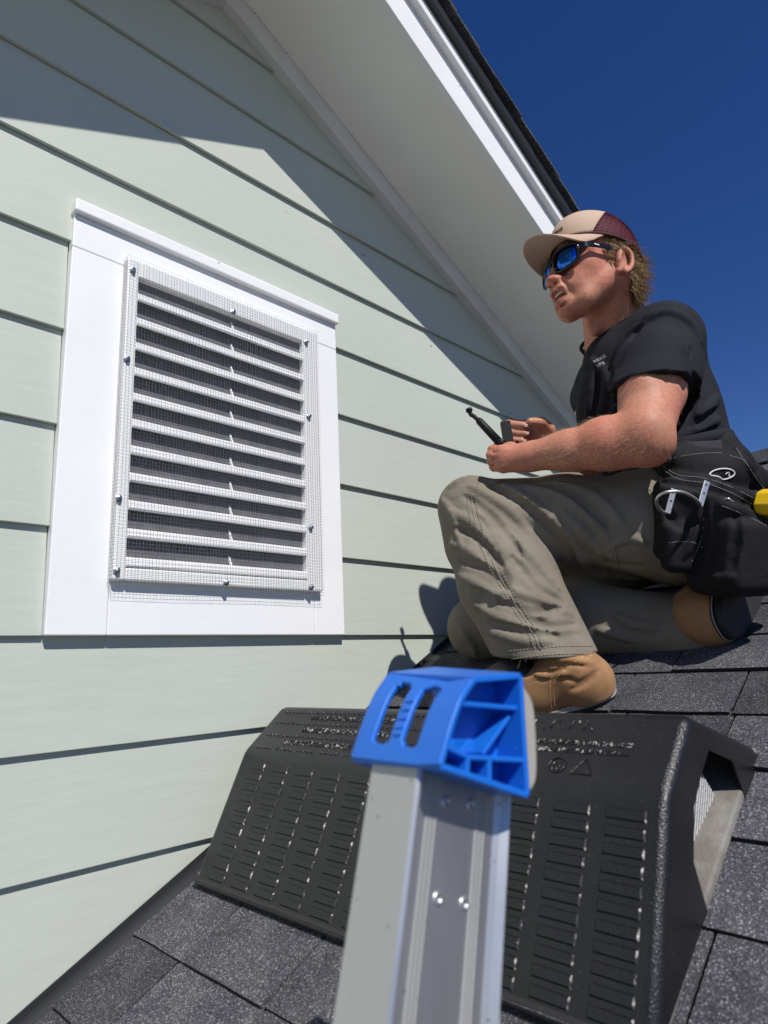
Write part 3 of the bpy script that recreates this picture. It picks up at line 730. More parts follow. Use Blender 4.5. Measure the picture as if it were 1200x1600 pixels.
# ------------------------------------------------------------------ implicit surfaces for the person
class Field:
    def __init__(s, lo, hi, h):
        s.lo = np.array(lo, float); s.h = h; s.n = np.ceil((np.array(hi) - s.lo) / h).astype(int) + 1
        s.a = np.full(s.n, .05, np.float32)
    def sub(s, lo, hi, m):
        i0 = np.clip(np.floor((np.array(lo) - m - s.lo) / s.h).astype(int), 0, s.n - 1); i1 = np.clip(np.ceil((np.array(hi) + m - s.lo) / s.h).astype(int) + 1, 1, s.n)
        if np.any(i1 <= i0): return None
        ax = [(s.lo[k] + s.h * np.arange(i0[k], i1[k])).astype(np.float32) for k in range(3)]
        return (slice(i0[0], i1[0]), slice(i0[1], i1[1]), slice(i0[2], i1[2])), ax[0][:, None, None], ax[1][None, :, None], ax[2][None, None, :]
    def put(s, sl, d, k, op):
        a = s.a[sl]
        if op == 'add':
            h = np.maximum(k - np.abs(a - d), 0) / k if k > 0 else 0
            s.a[sl] = np.minimum(a, d) - h * h * k * .25
        else:
            d = -d
            h = np.maximum(k - np.abs(a - d), 0) / k if k > 0 else 0
            s.a[sl] = np.maximum(a, d) + h * h * k * .25
    def cap(s, a, b, ra, rb=None, k=.01, op='add'):
        rb = ra if rb is None else rb; a = np.array(a, float); b = np.array(b, float); r = max(ra, rb)
        q = s.sub(np.minimum(a, b) - r, np.maximum(a, b) + r, k + .004)
        if q is None: return
        sl, X, Y, Z = q; d = b - a; L2 = max(float(d @ d), 1e-9)
        t = np.clip(((X - a[0]) * d[0] + (Y - a[1]) * d[1] + (Z - a[2]) * d[2]) / L2, 0, 1)
        dist = np.sqrt((X - a[0] - t * d[0]) ** 2 + (Y - a[1] - t * d[1]) ** 2 + (Z - a[2] - t * d[2]) ** 2) - (ra + (rb - ra) * t)
        s.put(sl, dist, k, op)
    def chain(s, pts, rs, k=.01, op='add'):
        for i in range(len(pts) - 1): s.cap(pts[i], pts[i + 1], rs[i], rs[i + 1], k, op)
    def ell(s, c, r, axes=None, k=.01, op='add'):
        c = np.array(c, float); r = np.array(r, float); R = np.eye(3) if axes is None else np.array(axes, float); m = np.abs(R.T) @ r
        q = s.sub(c - m, c + m, k + .004)
        if q is None: return
        sl, X, Y, Z = q; x = X - c[0]; y = Y - c[1]; z = Z - c[2]
        u_ = [(x * R[i][0] + y * R[i][1] + z * R[i][2]) for i in range(3)]
        k0 = np.sqrt(sum((u_[i] / r[i]) ** 2 for i in range(3))); k1 = np.sqrt(sum((u_[i] / r[i] ** 2) ** 2 for i in range(3))) + 1e-6
        s.put(sl, (k0 * (k0 - 1) / k1).astype(np.float32), k, op)
    def box(s, c, hs, axes=None, rad=.005, k=.01, op='add'):
        c = np.array(c, float); hs = np.array(hs, float); R = np.eye(3) if axes is None else np.array(axes, float); m = np.abs(R.T) @ hs
        q = s.sub(c - m, c + m, k + .004)
        if q is None: return
        sl, X, Y, Z = q; x = X - c[0]; y = Y - c[1]; z = Z - c[2]
        u_ = [np.abs(x * R[i][0] + y * R[i][1] + z * R[i][2]) - (hs[i] - rad) for i in range(3)]
        d = np.sqrt(sum(np.maximum(q_, 0) ** 2 for q_ in u_)) + np.minimum(np.maximum(np.maximum(u_[0], u_[1]), u_[2]), 0) - rad
        s.put(sl, d.astype(np.float32), k, op)
    def cut(s, c, n, region_lo, region_hi, k=0.0):
        """remove everything on the +n side of the plane inside a region"""
        q = s.sub(region_lo, region_hi, 0); sl, X, Y, Z = q; n = unit(n)
        d = (X - c[0]) * n[0] + (Y - c[1]) * n[1] + (Z - c[2]) * n[2]
        s.a[sl] = np.maximum(s.a[sl], d)
    def val(s, P):
        g = (np.asarray(P) - s.lo) / s.h; g = np.clip(g, 0, s.n - 1.001); i = np.floor(g).astype(int); t = g - i
        out = 0
        for dx in (0, 1):
            for dy in (0, 1):
                for dz in (0, 1):
                    w_ = (t[..., 0] if dx else 1 - t[..., 0]) * (t[..., 1] if dy else 1 - t[..., 1]) * (t[..., 2] if dz else 1 - t[..., 2])
                    out = out + w_ * s.a[i[..., 0] + dx, i[..., 1] + dy, i[..., 2] + dz]
        return out
    def grad(s, P):
        e = s.h; P = np.asarray(P, float)
        g = np.array([s.val(P + np.array(d) * e) - s.val(P - np.array(d) * e) for d in ((1, 0, 0), (0, 1, 0), (0, 0, 1))]); return unit(g)
    def hit(s, px, py, z0=.9, z1=1.75):
        zs = np.arange(z0, z1, s.h * .4); P = CAM + zs[:, None] * ray(px, py)
        ins = np.all((P > s.lo) & (P < s.lo + (s.n - 1) * s.h), axis=1)
        v = np.where(ins, s.val(P), 1.0); i = np.argmax(v < 0)
        if v[i] >= 0: return None
        return P[i], s.grad(P[i])
    def surf(s, pts, n=6, off=0.0):
        """polyline of pixel points -> points on the surface"""
        pl = smooth_line([(x, y, 0) for x, y in pts], n); out = []
        for q in pl:
            h_ = s.hit(q[0], q[1])
            if h_ is not None: out.append(h_[0] + h_[1] * off)
        return out
    def fold(s, pts, r, depth=.0, k=.012, op='add', n=4, taper=True):
        P = s.surf(pts, n)
        if len(P) < 2: return
        N_ = [s.grad(q) for q in P]; m = len(P)
        rs = [r * (math.sin(math.pi * (i + .6) / (m + .2)) ** .6 if taper else 1) for i in range(m)]
        Q = [P[i] + N_[i] * (-rs[i] * .55 + depth if op == 'add' else rs[i] * .55 - depth) for i in range(m)]
        for i in range(m - 1):
            if np.linalg.norm(Q[i + 1] - Q[i]) < .06: s.cap(Q[i], Q[i + 1], rs[i], rs[i + 1], k, op)
    def mesh(s, name, mt, parent, extra=None):
        a = s.a; sg = a < 0
        nx, ny, nz = a.shape
        # keep the border empty
        sg[0] = sg[-1] = False; sg[:, 0] = sg[:, -1] = False; sg[:, :, 0] = sg[:, :, -1] = False
        c = sg[:-1, :-1, :-1].astype(np.int8)
        for dx in (0, 1):
            for dy in (0, 1):
                for dz in (0, 1):
                    if dx + dy + dz: c += sg[dx:nx - 1 + dx, dy:ny - 1 + dy, dz:nz - 1 + dz]
        I = np.argwhere((c > 0) & (c < 8)); idx = np.full(c.shape, -1, np.int32); idx[I[:, 0], I[:, 1], I[:, 2]] = np.arange(len(I))
        acc = np.zeros((len(I), 3)); cnt = np.zeros(len(I))
        cor = [(dx, dy, dz) for dx in (0, 1) for dy in (0, 1) for dz in (0, 1)]
        vals = {q: a[I[:, 0] + q[0], I[:, 1] + q[1], I[:, 2] + q[2]].astype(float) for q in cor}
        for p in cor:
            for k_ in range(3):
                if p[k_] == 0:
                    q = list(p); q[k_] = 1; q = tuple(q); v0, v1 = vals[p], vals[q]; m = (v0 < 0) != (v1 < 0)
                    t = np.where(m, v0 / np.where(m, v0 - v1, 1), 0); pt = np.tile(np.array(p, float), (len(I), 1)); pt[:, k_] = t
                    acc += pt * m[:, None]; cnt += m
        V = s.lo + (I + acc / cnt[:, None]) * s.h
        faces = []
        for ax in range(3):
            o1, o2 = (ax + 1) % 3, (ax + 2) % 3
            s0 = [slice(1, -1)] * 3; s0[ax] = slice(0, -1); s1_ = list(s0); s1_[ax] = slice(1, None)
            A = sg[tuple(s0)]; B = sg[tuple(s1_)]; base = np.array([1, 1, 1]); base[ax] = 0
            for (m, fl) in ((A & ~B, False), (~A & B, True)):
                J = np.argwhere(m) + base
                e1 = np.zeros(3, int); e1[o1] = 1; e2 = np.zeros(3, int); e2[o2] = 1
                g = lambda Q: idx[Q[:, 0], Q[:, 1], Q[:, 2]]
                q = np.stack([g(J - e1 - e2), g(J - e2), g(J), g(J - e1)], 1)
                if fl: q = q[:, ::-1]
                faces.append(q)
        Fc = np.concatenate(faces)
        me = bpy.data.meshes.new(name); me.vertices.add(len(V)); me.vertices.foreach_set('co', V.astype(np.float32).ravel())
        me.loops.add(len(Fc) * 4); me.loops.foreach_set('vertex_index', Fc.astype(np.int32).ravel())
        me.polygons.add(len(Fc)); me.polygons.foreach_set('loop_start', np.arange(0, len(Fc) * 4, 4, dtype=np.int32)); me.polygons.foreach_set('loop_total', np.full(len(Fc), 4, np.int32))
        me.update(calc_edges=True); me.validate()
        o = link(name, me, mt, parent, True)
        m_ = o.modifiers.new('r', 'SMOOTH'); m_.factor = .5; m_.iterations = 2
        return o

def seam(fld, pts, mt, parent, name='seam', r=.0009, off=.0004, n=6, dash=None):
    P = fld.surf(pts, n, off)
    if len(P) < 2: return
    if dash:
        parts = []
        # resample into short stitches
        d = [0]
        for i in range(1, len(P)): d.append(d[-1] + np.linalg.norm(P[i] - P[i - 1]))
        t = 0
        def at(u_):
            j = min(max(np.searchsorted(d, u_) - 1, 0), len(P) - 2); w_ = (u_ - d[j]) / max(d[j + 1] - d[j], 1e-6); return P[j] + (P[j + 1] - P[j]) * w_
        while t + dash < d[-1]:
            if np.linalg.norm(at(t + dash) - at(t)) < dash * 2: parts.append(tube([at(t), at(t + dash)], r, 4))
            t += dash * 1.6
        if not parts: return
        v, f = join(parts)
    else:
        segs = [[P[0]]]
        for i in range(1, len(P)):
            if np.linalg.norm(P[i] - P[i - 1]) > .03: segs.append([])
            segs[-1].append(P[i])
        parts = [tube(q, r, 5) for q in segs if len(q) > 1]
        if not parts: return
        v, f = join(parts)
    return mesh(name, v, f, mt, parent, True)

person = empty('person', K(1000, 1050, 1.3))
tag(person, 'kneeling man in cap, mirrored sunglasses, dark t-shirt and olive work trousers, gripping a tool', 'person')

# ---- skeleton
Lsh = K(1037, 533, 1.33); Lel = K(1008, 690, 1.17); Lwr = K(828, 714, 1.285)
Rsh = K(930, 622, 1.66); Rel = K(955, 735, 1.60); Rwr = K(872, 708, 1.465)
NB = K(968, 548, 1.455)
Lhip = K(1050, 828, 1.28); Lkn = K(736, 795, 1.372); Lank = K(872, 1050, 1.205)
Rkn = np.array((1.255, -.185, .005)); Rhip = Lhip + np.array((.15, .12, .02)); Rank = K(1090, 985, 1.235)

# ---- head frame
hz = unit(np.array([0, 0, 1.]) * 1 + CR * .02)
hf = unit(-CR * .93 - CF * .36); hf = unit(hf - hz * (hf @ hz) + hz * .03); hl = unit(np.cross(hz, hf)); hz = np.cross(hf, hl)
if hl @ CF > 0: hl = -hl
HC = K(926, 421, 1.38); HS = .95
def H(x, y, z): return HC + (hf * x + hl * y + hz * z) * HS
HR = [hf, hl, hz]

# ---- body: head, neck, torso core, arms and hands as one surface
B = Field((.90, -.86, .12), (1.62, -.28, .86), .0024)
def he(c, r, k=.012, op='add', rot=None): B.ell(H(*c), np.array(r) * HS, HR if rot is None else rot, k, op)
def hc(a, b, ra, rb, k=.012, op='add'): B.cap(H(*a), H(*b), ra * HS, rb * HS, k, op)
he((-.008, 0, .030), (.094, .075, .082))
he((.028, 0, -.030), (.058, .060, .080), .02)
for sy in (1, -1):
    hc((-.002, sy * .050, -.052), (.052, sy * .026, -.102), .020, .017, .03)
    hc((.052, sy * .028, -.100), (.074, sy * .008, -.108), .019, .017, .02)
    he((.052, sy * .041, -.026), (.028, .021, .024), .02)
    hc((.086, 0, .002), (.058, sy * .055, .002), .014, .012, .012)
    he((.104, sy * .0125, -.0555), (.0105, .0070, .0070), .006)
    he((.068, sy * .030, -.062), (.018, .016, .022), .022)
he((.078, 0, -.114), (.016, .019, .013), .014)
hc((.090, 0, .0), (.112, 0, -.050), .0075, .0088, .012)
he((.1135, 0, -.0535), (.0098, .0098, .0085), .007)
he((.086, 0, -.074), (.018, .028, .020), .018)          # upper lip mound
he((.078, 0, -.103), (.016, .022, .012), .012)
he((.1015, 0, -.0765), (.0085, .0225, .0058), .005)      # lips
he((.0905, 0, -.1060), (.0085, .0185, .0060), .005)
he((.100, 0, -.0925), (.030, .0190, .0122), .003, 'sub')
he((.106, .0085, -.0630), (.0055, .0036, .0035), .003, 'sub'); he((.106, -.0085, -.0630), (.0055, .0036, .0035), .003, 'sub')
for sy in (1, -1):
    hc((.099, sy * .0205, -.060), (.084, sy * .033, -.100), .0022, .0018, .007, 'sub')
hc((.094, 0, -.0690), (.099, 0, -.0760), .0022, .0022, .004, 'sub')
hc((.0915, -.012, -.1130), (.0915, .012, -.1130), .0035, .0035, .006, 'sub')
# eye sockets behind the glasses
for sy in (1, -1): he((.088, sy * .032, -.016), (.018, .018, .014), .012, 'sub'); he((.070, sy * .031, -.016), (.015, .0145, .012), .004)
# ears
for sy in (1, -1):
    tilt = math.radians(12)
    ex = hf * math.cos(tilt) + hz * math.sin(tilt); ez = -hf * math.sin(tilt) + hz * math.cos(tilt)
    ey = hl * sy
    ep = unit(ey * .93 + ex * -.36); exx = unit(ex - ep * (ex @ ep))
    c = H(-.014, sy * .0735, -.022)
    ringp = []
    for t in np.linspace(-.15, 1.62, 15) * math.pi:
        ringp.append(c + exx * (-.0155 * math.sin(t) * 1.0 - .003) + ez * (.0285 * math.cos(t) + .002) + ep * (.004 + .010 * max(0, math.sin(t))))
    for i in range(len(ringp) - 1): B.cap(ringp[i], ringp[i + 1], .0042, .0042, .003)
    B.ell(c + ep * .000, (.017, .005, .026), [exx, ep, ez], .006)
    B.cap(c + exx * .002 - ez * .024 + ep * .004, c + exx * .006 - ez * .030 + ep * .002, .0068, .006, .005)
    B.cap(c + exx * .012 + ez * .002 + ep * .004, c + exx * .012 - ez * .008 + ep * .005, .0042, .0042, .004)
    B.ell(c + exx * .003 + ep * .007 - ez * .003, (.008, .006, .011), [exx, ep, ez], .004, 'sub')
# neck with tendons
B.chain([H(-.022, 0, -.035), NB + (H(0, 0, 0) - NB) * .28 - hf * .005, NB + np.array([0, 0, -.02])], [.050, .054, .068], .03)
B.cap(H(-.030, .050, -.045), NB + hf * .05 + hl * .022, .013, .012, .02)
B.cap(H(-.030, -.050, -.045), NB + hf * .05 - hl * .022, .013, .012, .02)
B.ell(H(.015, 0, -.112) * .55 + NB * .45 + hf * .028, (.014, .013, .018), HR, .02)
# torso core (inside the shirt)
WC = K(1022, 735, 1.42)
B.chain([NB - np.array([0, 0, .05]), K(1015, 620, 1.45), WC], [.085, .115, .105], .03)
B.cap(Lsh, NB, .055, .05, .03); B.cap(Rsh, NB, .055, .05, .03)
# left arm
mid = Lsh * .45 + Lel * .55; sdir0 = unit(Lel - Lsh)
B.chain([Lsh, mid + (-CR) * .004, Lel + CU * .02], [.054, .0585, .048], .015)
B.ell(mid + sdir0 * .050 - CR * .014, (.041, .044, .045), [CR, CF, unit(Lsh - Lel)], .012)       # biceps
B.ell(Lel + CR * .012 - CU * .010 - CF * .006, (.030, .030, .027), [CR, CF, CU], .02)       # elbow
f1 = Lel * .68 + Lwr * .32; f2 = Lel * .35 + Lwr * .65
B.chain([Lel - CU * .000, f1 + CU * .006, f2 + CU * .002, Lwr], [.046, .0470, .0360, .0262], .02)
B.cap(f2 - CF * .012 + CU * .004, Lwr - CF * .006 + CU * .003, .030, .022, .015)
# left hand: palm, thumb, four fingers closed round the tool
hdir = unit(K(780, 709, 1.31) - Lwr)
PC = K(797, 716, 1.302)
B.ell(PC - CF * .003, (.045, .019, .0255), [hdir, unit(CF - hdir * (CF @ hdir)), unit(np.cross(hdir, CF))], .012)
B.cap(Lwr, PC, .026, .024, .015)
for i in range(4):
    y0 = 702.5 + 9.4 * i; dz = (0, -.002, 0, .004)[i]; sh = (2, -1, 0, 4)[i]
    A_ = K(782 + sh, y0 + 1, 1.300 + dz); Bp = K(767 + sh, y0 - 1, 1.318 + dz); Cp = K(768 + sh, y0 + 0, 1.345 + dz); Dp = K(786 + sh, y0 + 1, 1.350 + dz)
    B.chain([PC * .4 + A_ * .6, A_, Bp, Cp, Dp], [.0090, .0096, .0084, .0080, .0070], .0035)
    B.ell(A_ * .75 + PC * .25 - CF * .003, (.0105, .0105, .0105), None, .009)
for i in range(4):
    a_ = Lwr * .75 + PC * .25 - CF * .017 + CU * (.006 - .004 * i); e_ = K(783, 704 + 8.6 * i, 1.291); B.cap(a_, e_, .0035, .0052, .006)
for yy in (707.5, 717, 726.5): B.cap(K(773, yy, 1.292), K(768, yy, 1.335), .0016, .0016, .003, 'sub')
B.chain([K(812, 706, 1.30), K(798, 700, 1.325), K(782, 698, 1.345), K(768, 702, 1.352)], [.0145, .0115, .0098, .0085], .006)
# right forearm and hand, palm towards the viewer, fingers curled
B.chain([Rsh, Rel, Rwr], [.055, .044, .027], .02)
RP = K(846, 683, 1.452)
B.ell(RP, (.026, .020, .036), [CR, CF, unit(CU * .93 - CR * .35)], .012); B.cap(Rwr, RP, .026, .024, .015)
B.ell(K(857, 690, 1.432), (.018, .016, .027), [CR, CF, unit(CU - CR * .3)], .01)          # thumb muscle
for i in range(4):
    y0 = 661 + 12.0 * i
    A_ = K(820 - i, y0 + 3, 1.462); Bp = K(795 + (0, -1, 0, 3)[i], y0 + 1, 1.455); Cp = K(795 + (0, -1, 0, 3)[i], y0 + 2, 1.424); Dp = K((817, 819, 815, 802)[i], y0 + (4, 5, 4, 2)[i], 1.408)
    B.chain([RP * .5 + A_ * .5, A_, Bp, Cp, Dp], [.010, .0108, .0100, .0094, (.0086, .0084, .0080, .0070)[i]], .003)
B.chain([K(862, 690, 1.44), K(858, 671, 1.425), K(846, 660, 1.412), K(829, 659, 1.402)], [.0155, .0125, .0112, .0088], .006)
body = B.mesh('body', M_skin, person)
# nails on the visible right finger tips
for (px, py, zc) in ((822, 665, 1.399), (824, 677, 1.399), (820, 689, 1.399), (806, 700, 1.400)):
    P = K(px, py, zc); v = obox(P, (CR, unit(CU + CR * .1), CF), (.0036, .0030, .0008)); o = mesh('fingernail', v, BOXF, M_nail, person); mods(o, .0009, 2)
# teeth, mouth inside, lips
mesh('mouth_inside', obox(H(.078, 0, -.0900), HR, (.003, .020, .0105)), BOXF, M_mouth, person)
v, f = tube([H(.0955 - .0009 * (a * 1000) ** 2 / 90, a, -.0825) for a in np.linspace(-.012, .012, 9)], .0021, 8); mesh('teeth', v, f, M_teeth, person, True)
up = [H(.1085 - 26 * a * a, a, -.0775 - abs(a) * .30) for a in np.linspace(-.0185, .0185, 13)]
lo_ = [H(.0985 - 26 * a * a, a, -.1062 + abs(a) * .60) for a in np.linspace(-.0170, .0170, 13)]
tp = lambda n: [.0012 + .0034 * math.sin(math.pi * i / (n - 1)) for i in range(n)]
mesh('lips', *join([tube(up, [r_ * .8 for r_ in tp(13)], 8), tube(lo_, tp(13), 8)]), M_lip, person, True)

# ---- hair: short strands below the cap
def strands(name, roots, dirs, lens, rad, mt, curl=.3, seg=4):
    parts_v = []; parts_f = []; n0 = 0
    for R_, D_, L_ in zip(roots, dirs, lens):
        p_ = np.array(R_); d = unit(D_); tw = unit(rng.normal(size=3)); pts = [p_]
        for k in range(seg):
            d = unit(d + np.array([0, 0, -.10]) + tw * curl * .35 + (hair_flip if name == 'hair' else 0) * (k / seg)); p_ = p_ + d * L_ / seg; pts.append(p_)
        rs = [rad * (1 - .8 * i / seg) for i in range(seg + 1)]
        v, f = tube(pts, rs, 3, False); parts_v += v; parts_f += [tuple(i + n0 for i in q) for q in f]; n0 += len(v)
    return mesh(name, parts_v, parts_f, mt, person, True)
roots = []; dirs = []; lens = []
hair_flip = (-hf * .75 + hz * .30)
for _ in range(3400):
    an = random.uniform(math.radians(66), math.radians(294))     # angle round the head from the face
    zz = random.uniform(-.075, .040)
    side = abs(math.sin(an)); back = max(0, -math.cos(an))
    lim = -.075 if back > .45 else (-.030 - .05 * back)
    if abs(math.degrees(an) - 180) > 62 and zz < .006 and math.degrees(an) < 106 : pass
    if zz < lim: continue
    fr = math.cos(an)
    if fr > .25 and zz < -.012 + (.1 - fr) * .0: continue
    sx = -.010 + .0955 * math.cos(an); sy = .0775 * math.sin(an)
    shrink = 1 - max(0, -zz - .0) * 2.2
    sx = -.02 + (sx + .02) * shrink; sy *= shrink
    if abs(sx + .014) < .021 and zz < .008: continue           # leave the ear free
    roots.append(H(sx, sy, zz)); out = unit(hf * math.cos(an) + hl * math.sin(an))
    dirs.append(out * .45 - hz * .85 - hf * (.30 if fr < .3 else .55) + rng.normal(size=3) * .22); lens.append(random.uniform(.020, .044) * (1.1 if back > .6 else .6))
for _ in range(420):   # forelock under the brim
    sy = random.uniform(-.055, .060); sx = .086 - 9 * sy * sy * .9; roots.append(H(sx, sy, random.uniform(.026, .046))); dirs.append(hf * .35 - hz * .9 + hl * random.uniform(-.2, .9)); lens.append(random.uniform(.012, .024))
hair = strands('hair', roots, dirs, lens, .00062, M_hair, .30)
roots = []; dirs = []; lens = []
for _ in range(5200):
    px = random.uniform(858, 960); py = random.uniform(440, 512)
    h_ = B.hit(px, py, 1.2, 1.5)
    if h_ is None: continue
    P, n_ = h_; q = P - HC; lx, lz = q @ hf, q @ hz
    if lz > -.050 + .5 * max(0, .03 - lx) * 0 and lx > .03 and lz > -.066: continue
    if lz > -.035 or lx < -.012: continue
    roots.append(P - n_ * .0003); dirs.append(n_ * .6 - hz * .8 + rng.normal(size=3) * .2); lens.append(random.uniform(.0012, .0028))
strands('stubble', roots, dirs, lens, .00016, mat('stubble', (.16, .09, .05), .6), .1, 2)
# fine hair on the near forearm and upper arm
roots = []; dirs = []; lens = []
ax_ = unit(Lwr - Lel)
for _ in range(3000):
    px = random.uniform(842, 1068); py = random.uniform(600, 745)
    h_ = B.hit(px, py, 1.0, 1.45)
    if h_ is None: continue
    P, n_ = h_
    on_fore = ((P - Lel) @ ax_) > -.01 and py > 645
    if on_fore and (np.linalg.norm((P - Lel) - ax_ * ((P - Lel) @ ax_)) > .060 or ((P - Lel) - ax_ * ((P - Lel) @ ax_)) @ CF > .018): continue
    if not on_fore and (P - Lsh) @ sdir0 < .10: continue
    if not on_fore and random.random() < .55: continue
    d = (ax_ * .6 if on_fore else unit(Lel - Lsh) * .6) + n_ * .45 + CU * (-.25) + rng.normal(size=3) * .25
    roots.append(P - n_ * .0005); dirs.append(d); lens.append(random.uniform(.006, .013))
for px in list(np.arange(846, 968, .9)):
    # rim hairs along the upper outline of the forearm
    for py in range(640, 712):
        h_ = B.hit(px, py, 1.05, 1.35)
        if h_ is not None:
            P, n_ = h_
            rr_ = (P - Lel) - ax_ * ((P - Lel) @ ax_)
            if np.linalg.norm(rr_) > .056 or rr_ @ CF > .018: break
            roots.append(P); dirs.append(n_ * .7 + ax_ * .5 + rng.normal(size=3) * .3); lens.append(random.uniform(.005, .011)); break
strands('arm_hair', roots, dirs, lens, .00012, M_armhair, .3, 2)

# ---- cap
cap = empty('cap', H(0, 0, .05), None); 
cap.parent = None
attach(cap, person)
cap['label'] = 'trucker cap with tan front and brim and maroon mesh back'
def crown_pt(an, ph, g=0.0):
    # an: azimuth, ph: 0 at the rim .. 1 at the top
    rim = .021 + .015 * math.cos(an)                      # lower at the back
    el = ph * math.pi / 2
    c = math.cos(el) ** (.74 - .16 * math.cos(an)); s_ = math.sin(el)
    rx = .104 + g; ry = .0845 + g; top = .121 + g
    front = max(0, math.cos(an)); 
    return H(-.009 + rx * c * math.cos(an) + .010 * front * math.sin(el * 2) * .5, ry * c * math.sin(an), rim + (top - rim) * s_)
def SB(ph): return math.radians(53 + 45 * ph)
def crown(name, a0, a1, mt, g=0, nu=40, nv=16):
    v = [crown_pt((-SB(j / nv) + 2 * SB(j / nv) * i / nu) if a0 < 0 else (SB(j / nv) + (2 * math.pi - 2 * SB(j / nv)) * i / nu), j / nv, g) for i in range(nu + 1) for j in range(nv + 1)]
    f = [(i * (nv + 1) + j, (i + 1) * (nv + 1) + j, (i + 1) * (nv + 1) + j + 1, i * (nv + 1) + j + 1) for i in range(nu) for j in range(nv)]
    o = mesh(name, v, f, mt, cap, True); m_ = o.modifiers.new('s', 'SOLIDIFY'); m_.thickness = .0018; m_.offset = 0; return o
SA = math.radians(74)
crown('front_panel', -SA, SA, M_cap_tan, .0012); crown('mesh_panel', SA, 2 * math.pi - SA, M_cap_mesh)
# mesh net over the back panels
parts = []
for k in range(64):
    
    parts.append(tube([crown_pt(SB(t) + (2 * math.pi - 2 * SB(t)) * k / 63, t, .0014) for t in np.linspace(0, .93, 12)], .00045, 3, False))
for k in range(34):
    t = .03 + k * .027; parts.append(tube([crown_pt(SB(t) + (2 * math.pi - 2 * SB(t)) * q / 30, t, .0014) for q in range(31)], .00045, 3, False))
o = mesh('mesh_net', *join(parts), mat('maroon_net', (.20, .035, .06), .7), cap); o['kind'] = 'stuff'
for a0 in (1, -1): mesh('piping', *tube([crown_pt(a0 * SB(t), t, .0022) for t in np.linspace(0, 1, 20)], .0012, 6), M_cap_tan, cap, True)
mesh('rim_band', *tube([crown_pt(t, .005, .0012) for t in np.linspace(0, 2 * math.pi, 60)], .0030, 6, False), M_cap_dark, cap, True)
mesh('top_button', *tube([H(-.009, 0, .121), H(-.009, 0, .1242), H(-.009, 0, .1255)], [.006, .0055, .002], 10), M_cap_tan, cap, True)
# brim
v = []; nu, nv = 36, 10
for i in range(nu + 1):
    t = -1 + 2 * i / nu; an = t * math.radians(68)
    ax0 = -.009 + .104 * math.cos(an); ay0 = .0845 * math.sin(an); z_0 = .021 + .015 * math.cos(an) + .001
    ext = .074 * (1 - abs(t) ** 2.6) ** .62 if abs(t) < 1 else 0
    for j in range(nv + 1):
        q = j / nv; x = ax0 + ext * q; y = ay0 * (1 - .04 * q * q)
        z = z_0 - 4.6 * (ay0 ** 2) * (q ** .8) * 1.05 * min(1, ext / .035) - .006 * q * q * (1 - abs(t)) - .002
        v.append(H(x, y, z))
f = [(i * (nv + 1) + j, (i + 1) * (nv + 1) + j, (i + 1) * (nv + 1) + j + 1, i * (nv + 1) + j + 1) for i in range(nu) for j in range(nv)]
o = mesh('brim', v, f, M_cap_tan, cap, True); m_ = o.modifiers.new('s', 'SOLIDIFY'); m_.thickness = .0032; m_.offset = 0; mods(o, .001, 2)
parts = []
for q in (.2, .35, .5, .65, .8, .94):
    j = int(q * nv); parts.append(tube([np.array(v[i * (nv + 1) + j]) + hz * .0018 for i in range(2, nu - 1)], .00035, 3, False))
mesh('brim_stitching', *join(parts), M_cap_tan, cap)
# embroidered lettering wrapped on the front panel
me_ = None
tx = text_mesh('cap_lettering', 'ROOFING', .0125, M_ink, cap, (0, 0, 0), (1, 0, 0), (0, 1, 0), .0004, True, 1.1)
for q in tx.data.vertices:
    an = q.co.x / .098; ph = .20 + (q.co.y) / .135; q.co = Vector(crown_pt(an, ph, .0028 + q.co.z))
